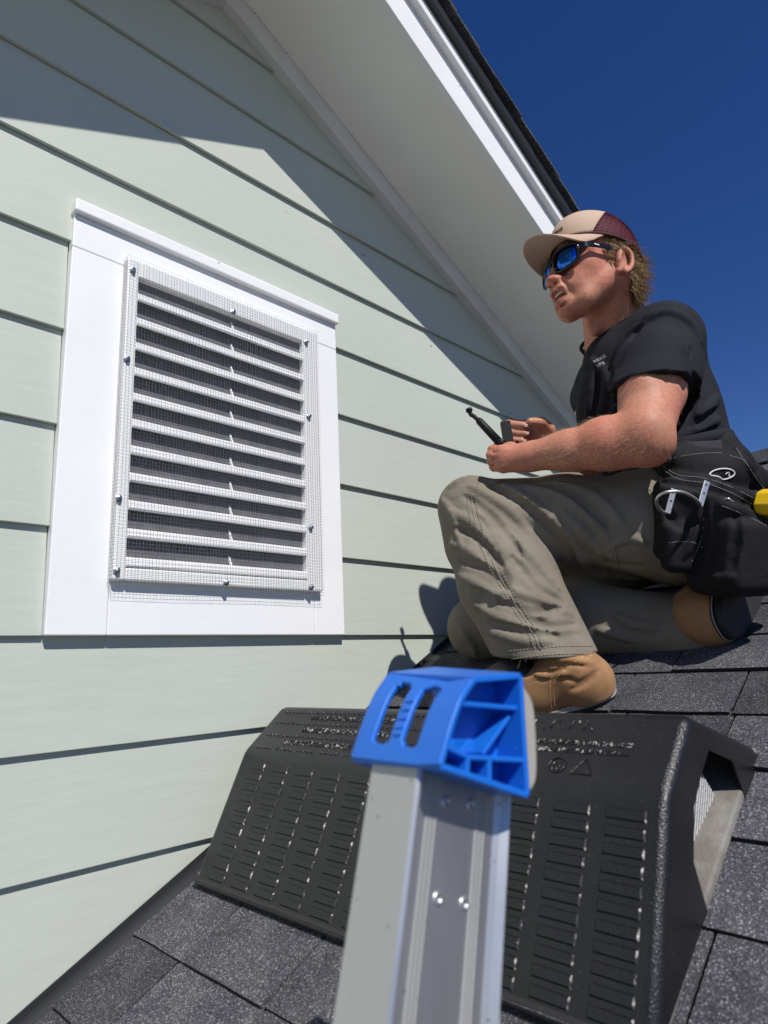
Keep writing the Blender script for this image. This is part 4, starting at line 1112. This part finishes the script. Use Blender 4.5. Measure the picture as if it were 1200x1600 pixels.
# ---- sunglasses (worn: they lift off, so a thing of their own)
gl = empty('sunglasses', H(.09, 0, 0)); tag(gl, 'black wraparound sunglasses with blue mirror lenses worn under the cap brim', 'sunglasses')
def lens_poly(sy, g=0):
    c = []; hw, hh = .0270 + g, .0220 + g
    for t in np.linspace(0, 2 * math.pi, 29)[:-1]:
        a_ = math.copysign(abs(math.cos(t)) ** .55, math.cos(t)); b_ = math.copysign(abs(math.sin(t)) ** .6, math.sin(t))
        y = .0335 + hw * a_; z = -.0155 + hh * b_ - (.003 if b_ < 0 else 0) * (1 - a_) * .5
        c.append((y * sy, z))
    return c
def gp(y, z, o=0): return H(.1065 - 5.2 * y * y - 1.2 * (z + .012) ** 2 * 4 + o - .12 * abs(z) * 0, y, z)
for sy in (1, -1):
    P = lens_poly(sy); Pf = lens_poly(sy, .0042)
    v = [gp(.0335 * sy, -.0155, .0005)] + [gp(sy * .0335 + (y - sy * .0335) * k_, -.0155 + (z + .0155) * k_, .0003) for k_ in (.5, 1) for y, z in P]; n = len(P)
    f = [(0, 1 + i, 1 + (i + 1) % n) for i in range(n)] + [(1 + i, 1 + n + i, 1 + n + (i + 1) % n, 1 + (i + 1) % n) for i in range(n)]
    o = mesh('lens', v, f, M_lens, gl, True); m_ = o.modifiers.new('s', 'SOLIDIFY'); m_.thickness = .0015
    v = [gp(y, z, .0012) for y, z in P] + [gp(y, z, .0012) for y, z in Pf]
    f = [(i, (i + 1) % n, n + (i + 1) % n, n + i) for i in range(n)]
    o = mesh('frame', v, f, M_frame, gl, True); m_ = o.modifiers.new('s', 'SOLIDIFY'); m_.thickness = .0042; m_.offset = 0; mods(o, .0008, 2)
    tv = [gp(sy * .064, -.006, 0), H(.072, sy * .0745, -.004), H(.030, sy * .0785, -.002), H(-.004, sy * .0795, -.003), H(-.016, sy * .078, -.010)]
    vs = []; 
    for P0, hh in zip(smooth_line(tv, 4), np.linspace(.0075, .0028, 17)):
        vs += [P0 + hz * hh * HS - hl * sy * .0014, P0 + hz * hh * HS + hl * sy * .0014, P0 - hz * hh * HS + hl * sy * .0014, P0 - hz * hh * HS - hl * sy * .0014]
    m = len(vs) // 4; f = [(i * 4 + k, i * 4 + (k + 1) % 4, i * 4 + 4 + (k + 1) % 4, i * 4 + 4 + k) for i in range(m - 1) for k in range(4)] + [(3, 2, 1, 0), (m * 4 - 4, m * 4 - 3, m * 4 - 2, m * 4 - 1)]
    o = mesh('temple_arm', vs, f, M_frame, gl); mods(o, .0006, 2)
mesh('bridge', obox(gp(0, -.010, .001), HR, (.003, .010, .0055)), BOXF, M_frame, gl)
mesh('temple_logo', obox(H(.052, .0788 + .001, -.0035), HR, (.0060, .0003, .0011)), BOXF, M_white_print, gl)

# ---- t-shirt
T = Field((.96, -.92, .10), (1.72, -.26, .70), .0034)
T.chain([K(985, 575, 1.40), K(992, 640, 1.40), K(1020, 705, 1.38), K(1035, 760, 1.36)], [.100, .112, .110, .110], .04)
T.chain([K(985, 600, 1.58), K(1005, 660, 1.58), K(1035, 730, 1.54)], [.105, .110, .108], .05)
T.cap(K(1042, 565, 1.42), K(1050, 640, 1.40), .078, .088, .05)          # back
T.cap(K(1055, 640, 1.40), K(1074, 700, 1.38), .078, .084, .04)
T.cap(Lsh + CU * .002, NB + CR * .03 - CU * .002, .066, .062, .04); T.cap(Rsh, NB, .062, .060, .04)
T.cap(Lsh, NB * .35 + Lsh * .65 + CR * .045, .066, .066, .03)
sdir = unit(Lel - Lsh); hem = Lsh + sdir * .135
T.chain([Lsh, Lsh + sdir * .09, Lsh + sdir * .22], [.0720, .0765, .0800], .022)
# hem cut: plane across the sleeve
p1_, p2_, p3_ = K(962, 607, 1.255), K(1076, 606, 1.255), K(1020, 579, 1.165)
hem = p3_; hn = unit(np.cross(p2_ - p1_, p3_ - p1_))
if hn @ sdir < 0: hn = -hn
# neckline
T.cap(NB + (HC - NB) * .16 - CR * .012, NB + (HC - NB) * 1.1, .064, .075, .004, 'sub')
# separate sleeve volume is cut by rebuilding below the hem
sl_lo = np.minimum(Lsh, Lel) - .09; sl_hi = np.maximum(Lsh, Lel) + .09
q = T.sub(sl_lo, sl_hi, 0); slc, X_, Y_, Z_ = q
d_ax = np.sqrt(sum(((c_ - Lsh[i]) - sdir[i] * ((X_ - Lsh[0]) * sdir[0] + (Y_ - Lsh[1]) * sdir[1] + (Z_ - Lsh[2]) * sdir[2])) ** 2 for i, c_ in enumerate((X_, Y_, Z_))))
pl = (X_ - hem[0]) * hn[0] + (Y_ - hem[1]) * hn[1] + (Z_ - hem[2]) * hn[2]
depth_ = (X_ - Lsh[0]) * CF[0] + (Y_ - Lsh[1]) * CF[1] + (Z_ - Lsh[2]) * CF[2]
region = (d_ax < .090) & (depth_ < -.03)
T.a[slc] = np.where(region, np.maximum(T.a[slc], pl), T.a[slc])
T.chain([Lsh + sdir * .09, Lsh + sdir * .13, Lel], [.0625, .0645, .066], .0, 'sub') if False else None
# folds
for pts, r_ in (([(960, 560), (985, 520), (1030, 492)], .007), ([(955, 600), (968, 560), (990, 525)], .008), ([(1070, 540), (1078, 580), (1080, 620)], .008), ([(1000, 500), (1040, 487), (1078, 505), (1098, 545)], .006),
                ([(1085, 650), (1105, 640), (1122, 620)], .008), ([(1075, 680), (1100, 668), (1122, 655)], .008), ([(1070, 700), (1095, 692), (1118, 680)], .007), ([(1088, 600), (1092, 640), (1085, 670)], .006),
                ([(930, 570), (925, 610), (918, 650)], .007), ([(945, 590), (945, 625), (935, 650)], .007), ([(920, 560), (945, 580), (955, 610)], .005)):
    T.fold(pts, r_, .0026, .010)
for pts, r_ in (([(962, 585), (975, 545), (1000, 510)], .006), ([(1080, 665), (1100, 655), (1120, 640)], .006), ([(1076, 690), (1098, 682), (1120, 668)], .006), ([(935, 585), (932, 620), (925, 660)], .006), ([(1079, 545), (1087, 590), (1084, 630)], .006)):
    T.fold(pts, r_, .0038, .008, 'sub')
shirt = T.mesh('t_shirt', M_shirt, person)
# collar rib
cc = NB + (HC - NB) * .17 - CR * .010; cn = unit(HC - NB); ca, cb = frame_from(cn)
col = []
for t in np.linspace(0, 2 * math.pi, 41):
    d = ca * math.cos(t) + cb * math.sin(t); P = cc + d * .20
    zs = np.linspace(0, .14, 200); Q = cc[None] + d[None] * zs[:, None] - cn * .010; vv = T.val(Q); i = np.argmax(vv < .001); col.append(Q[i] if vv[i] < .001 else cc + d * .066)
mesh('collar', *tube(col, .0042, 8, False), M_shirt, person, True)
seam(T, [(962, 603), (985, 588), (1020, 581), (1050, 588), (1073, 603)], M_shirt, person, 'sleeve_hem', .0012, .0004)
# printed chest lettering
h_ = T.hit(938, 566)
if h_ is not None:
    P, n_ = h_; P = P + n_ * .0012
    yd = unit(CU - n_ * (CU @ n_)); xd = unit(np.cross(yd, n_)); yd2 = unit(yd + xd * .18); 
    xd = unit(xd + yd * .35)
    t1 = text_mesh('chest_lettering', 'RIDGE', .0115, M_stitch, person, P + yd * .008, xd, yd2, .0001)
    t2 = text_mesh('chest_lettering', 'LIFE', .0115, M_stitch, person, P - yd * .008, xd, yd2, .0001)
    for t_ in (t1, t2):
        for q in t_.data.vertices:
            g_ = np.array(q.co); 
            for _ in range(3):
                d_ = T.val(g_); g_ = g_ - T.grad(g_) * (d_ - .0012)
            q.co = Vector(g_)
# shoulder strap band across the back of the shoulder
# ---- trousers
G = Field((.92, -.90, -.24), (1.68, -.08, .36), .0034)
G.chain([Lhip, Lhip * .5 + Lkn * .5 + CU * .004, Lkn + CR * .012], [.102, .084, .062], .03)
G.chain([Lkn, K(792, 905, 1.30), K(866, 1050, 1.175)], [.064, .097, .086], .02)
G.cap(Lkn - CR * .003, K(745, 850, 1.345), .063, .066, .02)
G.chain([Rhip, Rkn * .5 + Rhip * .5, Rkn], [.10, .088, .068], .03)
G.chain([Rkn, Rkn * .45 + Rank * .55 + np.array([0, 0, .02]), Rank], [.066, .075, .062], .03)
G.ell((Lhip + Rhip) / 2 + np.array([.02, -.02, .02]), (.15, .13, .12), None, .04)
G.cap(K(1030, 790, 1.33), K(1075, 830, 1.32), .10, .10, .04)
hl_ = K(858, 1018, 1.205); hd = unit(hl_ - K(792, 905, 1.30))
hn2 = unit(hd * .25 - CU * .95)
G.cap(hl_ + hd * .03, hl_ + hd * .12, .1, .1, .0, 'sub') if False else None
G.cut(K(858, 1030, 1.10), hn2, K(858, 1050, 1.185) - .12, K(858, 1050, 1.185) + .12)
G.cap(K(872, 1078, 1.170), K(868, 1056, 1.175), .076, .074, .002, 'sub')
FA = [([(705, 760), (745, 742), (800, 740)], .007), ([(735, 760), (765, 775), (800, 800), (835, 845)], .010), ([(760, 752), (800, 765), (850, 800), (900, 845)], .010),
      ([(700, 800), (735, 815), (770, 850), (800, 900)], .011), ([(705, 850), (740, 865), (780, 905)], .010), ([(718, 900), (750, 915), (800, 950), (850, 965)], .012),
      ([(735, 940), (780, 965), (840, 985), (900, 985)], .010), ([(760, 985), (810, 1000), (860, 1003)], .009), ([(790, 830), (830, 870), (870, 920)], .011), ([(820, 900), (855, 940), (890, 960)], .010),
      ([(810, 760), (880, 775), (940, 830), (960, 880)], .010), ([(870, 755), (930, 775), (975, 820)], .009), ([(960, 850), (985, 840), (1010, 850)], .007), ([(900, 870), (940, 895), (1000, 905)], .010), ([(880, 800), (930, 850), (950, 900)], .009),
      ([(745, 790), (770, 830), (790, 870)], .006), ([(690, 780), (705, 800), (720, 850)], .006), ([(770, 930), (800, 925), (850, 940)], .007),
      ([(720, 985), (740, 1010), (745, 1040)], .008), ([(960, 960), (990, 975), (1030, 980)], .008), ([(935, 985), (960, 990), (990, 1000)], .008)]
for pts, r_ in FA: G.fold(pts, r_ * .85, .0024, .009)
FS = [([(725, 775), (755, 795), (790, 830), (815, 870)], .008), ([(710, 825), (745, 840), (785, 885)], .008), ([(720, 875), (755, 888), (800, 925)], .008), ([(740, 920), (790, 948), (850, 976), (900, 975)], .008),
      ([(770, 760), (820, 790), (870, 835), (900, 880)], .009), ([(820, 750), (890, 770), (950, 820)], .008), ([(800, 870), (840, 915), (880, 940)], .008), ([(765, 972), (810, 985), (870, 993)], .006), ([(780, 940), (830, 955), (880, 950)], .006),
      ([(905, 850), (950, 880), (1000, 885)], .008), ([(745, 750), (790, 752), (840, 752)], .005)]
for pts, r_ in FS: G.fold(pts, r_ * .85, .0034, .008, 'sub')
pants = G.mesh('work_trousers', M_pants, person)
# stitched seams
S1 = [(734, 757), (730, 785), (740, 830), (765, 885), (795, 940), (822, 985), (838, 1018)]
for dx in (0, 7, 13): seam(G, [(x + dx, y - dx * .25) for x, y in S1], M_seam, person, 'seam', .0010, .0012, 8, None if dx == 7 else .004)
S2 = [(760, 752), (830, 752), (900, 752), (980, 760), (1025, 768)]
for dy in (0, 7): seam(G, [(x, y + dy) for x, y in S2], M_seam, person, 'seam', .0010, .0012, 8, .004)
seam(G, [(953, 838), (985, 830), (1020, 822)], M_seam, person, 'pocket_seam', .0011, .0006, 6, .004); seam(G, [(953, 838), (962, 870), (968, 905)], M_seam, person, 'pocket_seam', .0014, .0006, 6)
for dy in (0, 12): seam(G, [(790, 1018 + dy), (830, 1014 + dy), (880, 1010 + dy), (925, 1010 + dy)], M_seam, person, 'hem_stitching', .0010, .0012, 8, .004)

# ---- boots
def boot(heel, toe, up, name, label, gx=0):
    heel = np.array(heel, float); toe = np.array(toe, float); up = unit(up); fw = unit(toe - heel); up = unit(up - fw * (up @ fw)); sd = np.cross(up, fw)
    bt = empty(name, heel, person); bt['label'] = label
    fl = Field(heel - .02 - .34 * np.ones(3), heel + .36 * np.ones(3), .003)
    Q = lambda a, b, c: heel + fw * a + sd * b + up * c
    fl.chain([Q(.036, 0, .040), Q(.062, 0, .078), Q(.098, 0, .108)], [.0405, .0375, .0385], .014)
    fl.chain([Q(.034, 0, .045), Q(.13, .004, .048), Q(.215, .004, .040), Q(.245, .0, .036)], [.041, .043, .043, .038], .03)
    fl.cap(Q(.0375, 0, .02), Q(.041, 0, .062), .0425, .0395, .01)
    fl.cap(Q(.06, 0, .10), Q(.17, 0, .055), .036, .036, .03)
    fl.cut(Q(0, 0, .018), -up, heel - .34, heel + .34)
    fl.cut(Q(.10, 0, .098), fw * .30 + up * .9, Q(.10, 0, .16) - .08, Q(.10, 0, .16) + .08)
    for aa, cc_ in ((.03, .075), (.045, .088), (.11, .082), (.125, .072)): fl.cap(Q(aa, -.06, cc_), Q(aa + .012, .06, cc_ + .01), .003, .003, .006, 'sub') if False else None
    for c_ in (.108,): pass
    if 'front' in label:
        for pts, r_ in (([(836, 1046), (860, 1052), (888, 1043)], .0035), ([(846, 1062), (872, 1058), (900, 1064)], .003), ([(900, 1070), (915, 1062), (935, 1048)], .0028), ([(893, 1078), (912, 1070), (930, 1056)], .0025), ([(860, 1038), (885, 1036), (915, 1040)], .003)): fl.fold(pts, r_, .0012, .005, 'sub')
        for pts, r_ in (([(842, 1034), (875, 1030), (925, 1036)], .005), ([(838, 1054), (865, 1056), (885, 1052)], .004)): fl.fold(pts, r_, .001, .006)
    o = fl.mesh('upper', M_leather, bt)
    def outline(g, n=44):
        pts = []
        for i in range(n):
            t = 2 * math.pi * i / n; c = math.cos(t); s_ = math.sin(t); L_ = .143 + g + gx
            wd = (.042 if c < -.2 else .042 + .008 * math.sin((c + .2) / 1.2 * math.pi)) + g + gx
            pts.append((.139 + L_ * math.copysign(abs(c) ** .8, c), wd * math.copysign(abs(s_) ** .75, s_)))
        return pts
    def slab(name, g, c0_, c1_, mt, bev):
        P = outline(g); v, f = prism([Q(a, b, c0_) for a, b in P], up * (c1_ - c0_)); o = mesh(name, v, f, mt, bt)
        bm = bmesh.new(); bm.from_mesh(o.data); bmesh.ops.recalc_face_normals(bm, faces=bm.faces); bm.to_mesh(o.data); bm.free(); mods(o, bev, 2, ang=50); return o
    slab('sole', .001, 0, .0135, M_sole, .003); slab('midsole', .0032, .0137, .021, M_welt if 'front' in label else M_sole, .002)
    for c_ in (.0035, .0075, .0155): mesh('sole_ridge', *tube([Q(a, b, c_) for a, b in outline(.0016 if c_ < .01 else .0038) + outline(.0016 if c_ < .01 else .0038)[:1]], .0011, 5, False), M_welt if c_ > .01 else M_sole, bt, True)
    P = outline(.0015); parts = []
    for i in range(len(P)):
        a, b = P[i], P[(i + 1) % len(P)]
        for k in range(2):
            t0 = k * .5 + .08; t1 = t0 + .3
            p0 = (a[0] + (b[0] - a[0]) * t0, a[1] + (b[1] - a[1]) * t0); p1 = (a[0] + (b[0] - a[0]) * t1, a[1] + (b[1] - a[1]) * t1)
            parts.append(tube([Q(p0[0], p0[1], .0218), Q(p1[0], p1[1], .0218)], .0011, 4))
    mesh('welt_stitching', *join(parts), M_thread_tan, bt)
    # seams and black ankle panel, found on the leather surface
    def ons(a, c, sgn):
        P0 = Q(a, sgn * .12, c); d = -sd * sgn; zs = np.linspace(0, .12, 120); R_ = P0[None] + d[None] * zs[:, None]; vv = fl.val(R_); i = int(np.argmax(vv < 0)); return R_[i] if vv[i] < 0 else None
    for sgn in (1, -1):
        for ln in ([(-.004, .088), (.02, .094), (.05, .092), (.075, .080), (.088, .05), (.094, .024)], [(.0, .094), (.022, .100), (.053, .098), (.080, .086), (.094, .05), (.100, .024)], [(.085, .082), (.12, .080), (.15, .074), (.17, .07)], [(.05, .098), (.075, .12), (.085, .15)]):
            pts = [ons(a, c, sgn) for a, c in [(q[0], q[2]) for q in smooth_line([(a, 0, c) for a, c in ln], 5)]]; pts = [q for q in pts if q is not None]
            pts = [q + sd * sgn * .0002 for q in pts]
            if len(pts) > 2:
                parts = [tube([pts[i], pts[i] * .35 + pts[i + 1] * .65], .0008, 4) for i in range(len(pts) - 1)]
                mesh('boot_stitching', *join(parts), M_thread_tan, bt)
    fl2 = Field(heel - .02 - .34 * np.ones(3), heel + .36 * np.ones(3), .004)
    fl2.chain([Q(.150, 0, .066), Q(.175, 0, .056), Q(.215, .002, .046), Q(.242, 0, .040)], [.0445, .0455, .0445, .0400], .02); fl2.cut(Q(0, 0, .020), -up, heel - .34, heel + .34)
    fl2.mesh('toe_cover', M_sole, bt)
    for k in range(5):
        c = Q(.110 + k * .017, 0, .118 - k * .009)
        mesh('boot_lace', *tube(smooth_line([c - sd * .024 - up * .008, c - sd * .012 + up * .004, c + sd * .004 + up * .006, c + sd * .024 - up * .006 + fw * .01], 4), .0019, 6), mat('brown_lace', (.28, .17, .12), .8) if k == 0 else bpy.data.materials['brown_lace'], bt, True)
    return bt, Q
hb = onplane(962, 1094, (-mR, 0, 1), (0, 0, RC)) + nrm * .004
boot(hb + np.array([.010, .006, -.002]), hb + np.array([-.085, .272, -.048]), nrm, 'boot', 'tan leather front boot planted flat on the shingles')
hR = onplane(1152, 1014, (-mR, 0, 1), (0, 0, RC)) + nrm * .048
soleN = unit(np.array([-.10, -1, 0]) + nrm * .12)       # the boot lies on its side, sole facing backwards
toeD = unit(along + nrm * .04)
boot(hR, hR + toeD * .28, -soleN, 'boot', 'rear boot lying on its side, black sole showing', .007)

# ---- tool belt and pouch: it unbuckles, so a thing of its own
pouch = empty('tool_belt', K(1120, 760, 1.2)); tag(pouch, 'black fabric tool belt with stitched pockets and wire hammer loop round the waist', 'tool belt')
Pb = Field((1.02, -1.00, -.10), (1.66, -.40, .46), .0034)
def pax(yaw, pitch=0):
    n_ = unit(-CF * math.cos(yaw) + CR * math.sin(yaw)); x_ = unit(np.cross(CU, n_)); 
    if x_ @ CR < 0: x_ = -x_
    return [x_, np.cross(x_, n_), n_]
A0 = pax(.25); 
Pb.chain([K(1020, 735, 1.30), K(1075, 735, 1.23), K(1140, 722, 1.27), K(1178, 752, 1.30)], [.030, .036, .034, .03], .02)
Pb.box(K(1068, 812, 1.185), (.050, .076, .034), pax(-.15), .022, .02)
Pb.box(K(1150, 848, 1.150), (.076, .092, .052), pax(.35), .026, .02)
Pb.box(K(1068, 855, 1.155), (.036, .045, .024), pax(-.15), .016, .01)
Pb.box(K(1172, 868, 1.095), (.056, .062, .026), pax(.35), .018, .01)
Pb.ell(K(1120, 740, 1.205), (.070, .045, .04), pax(.2), .02)
Pb.cap(K(1055, 762, 1.165), K(1150, 775, 1.118), .012, .012, .02)
Pb.cap(K(1046, 710, 1.23), K(1135, 688, 1.27), .020, .018, .02)
for pts, r_ in (([(1030, 740), (1070, 745), (1120, 755), (1180, 778)], .008), ([(1112, 790), (1108, 840), (1100, 890)], .009), ([(1095, 790), (1090, 830), (1070, 870)], .006), ([(1125, 788), (1160, 800), (1198, 815)], .008), ([(1110, 898), (1130, 905), (1145, 900)], .006), ([(1150, 700), (1170, 730), (1190, 760)], .008)):
    Pb.fold(pts, r_, .003, .008)
for pts, r_ in (([(1103, 792), (1098, 850), (1085, 900)], .007), ([(1030, 752), (1075, 757), (1120, 768), (1180, 792)], .006), ([(1150, 810), (1148, 850), (1140, 890)], .007), ([(1040, 800), (1060, 820), (1090, 815)], .006)):
    Pb.fold(pts, r_, .003, .008, 'sub')
pbo = Pb.mesh('pouch', M_pouch, pouch)
# hanging clearance from the body is taken up by the rolled belt and webbing
def strap(pts, wd, th, name, mt, parent):
    P = smooth_line(pts, 5); v = []; m = len(P)
    for i in range(m):
        t = unit(P[min(i + 1, m - 1)] - P[max(0, i - 1)]); n_ = unit(-CF + CU * .1 - t * ((-CF + CU * .1) @ t)); b_ = np.cross(t, n_)
        v += [P[i] + b_ * wd + n_ * th, P[i] - b_ * wd + n_ * th, P[i] - b_ * wd - n_ * th, P[i] + b_ * wd - n_ * th]
    f = [(i * 4 + k, i * 4 + 4 + k, i * 4 + 4 + (k + 1) % 4, i * 4 + (k + 1) % 4) for i in range(m - 1) for k in range(4)] + [(0, 1, 2, 3), (m * 4 - 1, m * 4 - 2, m * 4 - 3, m * 4 - 4)]
    o = mesh(name, v, f, mt, parent, False); bm = bmesh.new(); bm.from_mesh(o.data); bmesh.ops.recalc_face_normals(bm, faces=bm.faces); bm.to_mesh(o.data); bm.free(); mods(o, .001, 2); return o
mesh('rolled_belt', *tube(smooth_line([K(1040, 700, 1.275), K(1075, 692, 1.245), K(1110, 684, 1.25), K(1134, 679, 1.29), K(1138, 682, 1.36)], 5), .0135, 10), M_shirt, pouch, True)
strap([K(1052, 707, 1.245), K(1085, 699, 1.22), K(1128, 696, 1.235)], .010, .0015, 'webbing', mat('grey_webbing', (.035, .035, .04), .7, bumps=[(500, .5, .0006)]), pouch)
for ln in ([(1040, 718), (1070, 712), (1105, 708), (1128, 708)], [(1035, 728), (1060, 742), (1100, 747), (1140, 760), (1185, 782)], [(1038, 735), (1062, 749), (1102, 755), (1140, 769), (1180, 790)], [(1150, 700), (1165, 722), (1180, 745), (1198, 768)],
           [(1128, 790), (1160, 803), (1198, 822)], [(1046, 848), (1065, 846), (1085, 848), (1098, 856)], [(1100, 800), (1096, 840), (1080, 880)], [(1140, 712), (1160, 718), (1172, 732)]):
    seam(Pb, ln, M_stitch, pouch, 'stitching', .00050, .0005, 8, .0026)
# oval badge with emblem
h_ = Pb.hit(1128, 741)
if h_ is not None:
    P, n_ = h_; P = P + n_ * .0015; yd = unit(CU - n_ * (CU @ n_)); xd = unit(np.cross(yd, n_)); 
    if xd @ CR < 0: xd = -xd
    ring = []
    for t in np.linspace(0, 2 * math.pi, 33):
        ring.append(P + xd * .0235 * math.cos(t) + yd * .0100 * math.sin(t) + xd * .004 * math.sin(t))
    for i, q in enumerate(ring):
        for _ in range(2): q = q - Pb.grad(q) * (Pb.val(q) - .0012)
        ring[i] = q
    mesh('badge_ring', *tube(ring, .0013, 6, False), M_white_print, pouch, True)
    fig = [P + xd * a + yd * b for a, b in ((.006, .000), (.010, .003), (.013, .001), (.012, -.003), (.016, -.004))]
    fig = [q - Pb.grad(q) * (Pb.val(q) - .0012) for q in fig]
    mesh('badge_emblem', *tube(smooth_line(fig, 3), .0009, 5), M_white_print, pouch)
# wire hammer loop with its two brackets
mesh('hammer_loop', *tube(smooth_line([K(1094, 788, 1.105), K(1084, 778, 1.085), K(1066, 769, 1.07), K(1042, 769, 1.07), K(1027, 778, 1.08), K(1027, 790, 1.10), K(1036, 800, 1.125), K(1044, 801, 1.14)], 6), .0029, 8), M_chrome, pouch, True)
for a, b in ((K(1105, 752, 1.118), K(1094, 790, 1.104)), (K(1053, 764, 1.140), K(1043, 802, 1.132))):
    t = unit(b - a); n_ = unit(-CF - t * (-CF @ t)); v = obox((a + b) / 2, (np.cross(t, n_), t, n_), (.0050, np.linalg.norm(b - a) / 2, .0011)); o = mesh('loop_bracket', v, BOXF, M_chrome, pouch); mods(o, .0006, 2)
    for u_ in (.15, .5): 
        c = a + (b - a) * u_ + n_ * .0012; mesh('bracket_rivet', *tube([c, c + n_ * .0008], .0018, 8), M_rub, pouch)
hk = K(1138, 782, 1.088)
mesh('clip_loop', *tube(smooth_line([K(1132, 780, 1.09), K(1138, 779, 1.085), K(1146, 785, 1.085)], 4), .0016, 6), M_chrome, pouch, True)
# yellow tape measure sitting in the pouch
tc_ = K(1190, 785, 1.10); Ax = pax(.5)
tape = empty('tape_measure', tc_); tag(tape, 'yellow tape measure tucked in the open top of the tool pouch', 'tape measure')
oct_ = [(-.024, -.010), (-.014, -.024), (.022, -.026), (.030, -.014), (.030, .014), (.018, .024), (-.006, .022), (-.020, .012)]
xr = unit(Ax[0] + Ax[1] * .25); yr_ = np.cross(Ax[2], xr)
if yr_ @ CU < 0: yr_ = -yr_
v, f = prism([tc_ + xr * a + yr_ * b for a, b in oct_], Ax[2] * .030); o = mesh('tape_case', v, f, M_yellow, tape); bm = bmesh.new(); bm.from_mesh(o.data); bmesh.ops.recalc_face_normals(bm, faces=bm.faces); bm.to_mesh(o.data); bm.free(); mods(o, .003, 3)
v, f = prism([tc_ + xr * a * .55 + yr_ * b * .55 for a, b in oct_], Ax[2] * .0325); o = mesh('tape_face', v, f, M_sole, tape); mods(o, .001, 2)

# ---- tool in the hands
tool = empty('hand_tool', K(787, 690, 1.34)); tag(tool, "long black jointed hand tool held across the man's fist", 'hand tool')
tip = K(733, 641, 1.373); b1_ = K(740, 650, 1.369); b2_ = K(749, 658, 1.365); end = K(783, 694, 1.338)
mesh('tool_rod', *tube([b1_ * .3 + b2_ * .7, b2_, end], [.0058, .0078, .0088], 10), M_tool, tool, True)
mesh('tool_neck', *tube(smooth_line([tip, K(736, 648, 1.371), b1_, b2_], 4), .0046, 10), M_tool, tool, True)
d_ = unit(tip - K(736, 648, 1.371)); mesh('tool_head', *tube([tip - d_ * .004, tip - d_ * .003, tip + d_ * .004, tip + d_ * .005], [.004, .0072, .0068, .004], 10), M_tool, tool, True)
c0_ = K(789, 659, 1.375); c1_ = K(796, 700, 1.362); t = unit(c1_ - c0_); n_ = unit(-CF - t * (-CF @ t))
o = mesh('tool_handle', obox((c0_ + c1_) / 2, (np.cross(t, n_), t, n_), (.0098, np.linalg.norm(c1_ - c0_) / 2, .0070)), BOXF, M_tool, tool); mods(o, .001, 2)
mesh('tool_pivot', *tube([K(783, 692, 1.33), K(783, 692, 1.365)], .0105, 12), M_tool, tool, True)
mesh('tool_lever', *tube(smooth_line([K(800, 697, 1.375), K(807, 690, 1.385), K(814, 700, 1.39)], 4), .0032, 8), M_tool, tool, True)
o = mesh('tool_grip', obox(K(803, 694, 1.378), (CR, CU, CF), (.0030, .0050, .004)), BOXF, M_red, tool); mods(o, .001, 2)
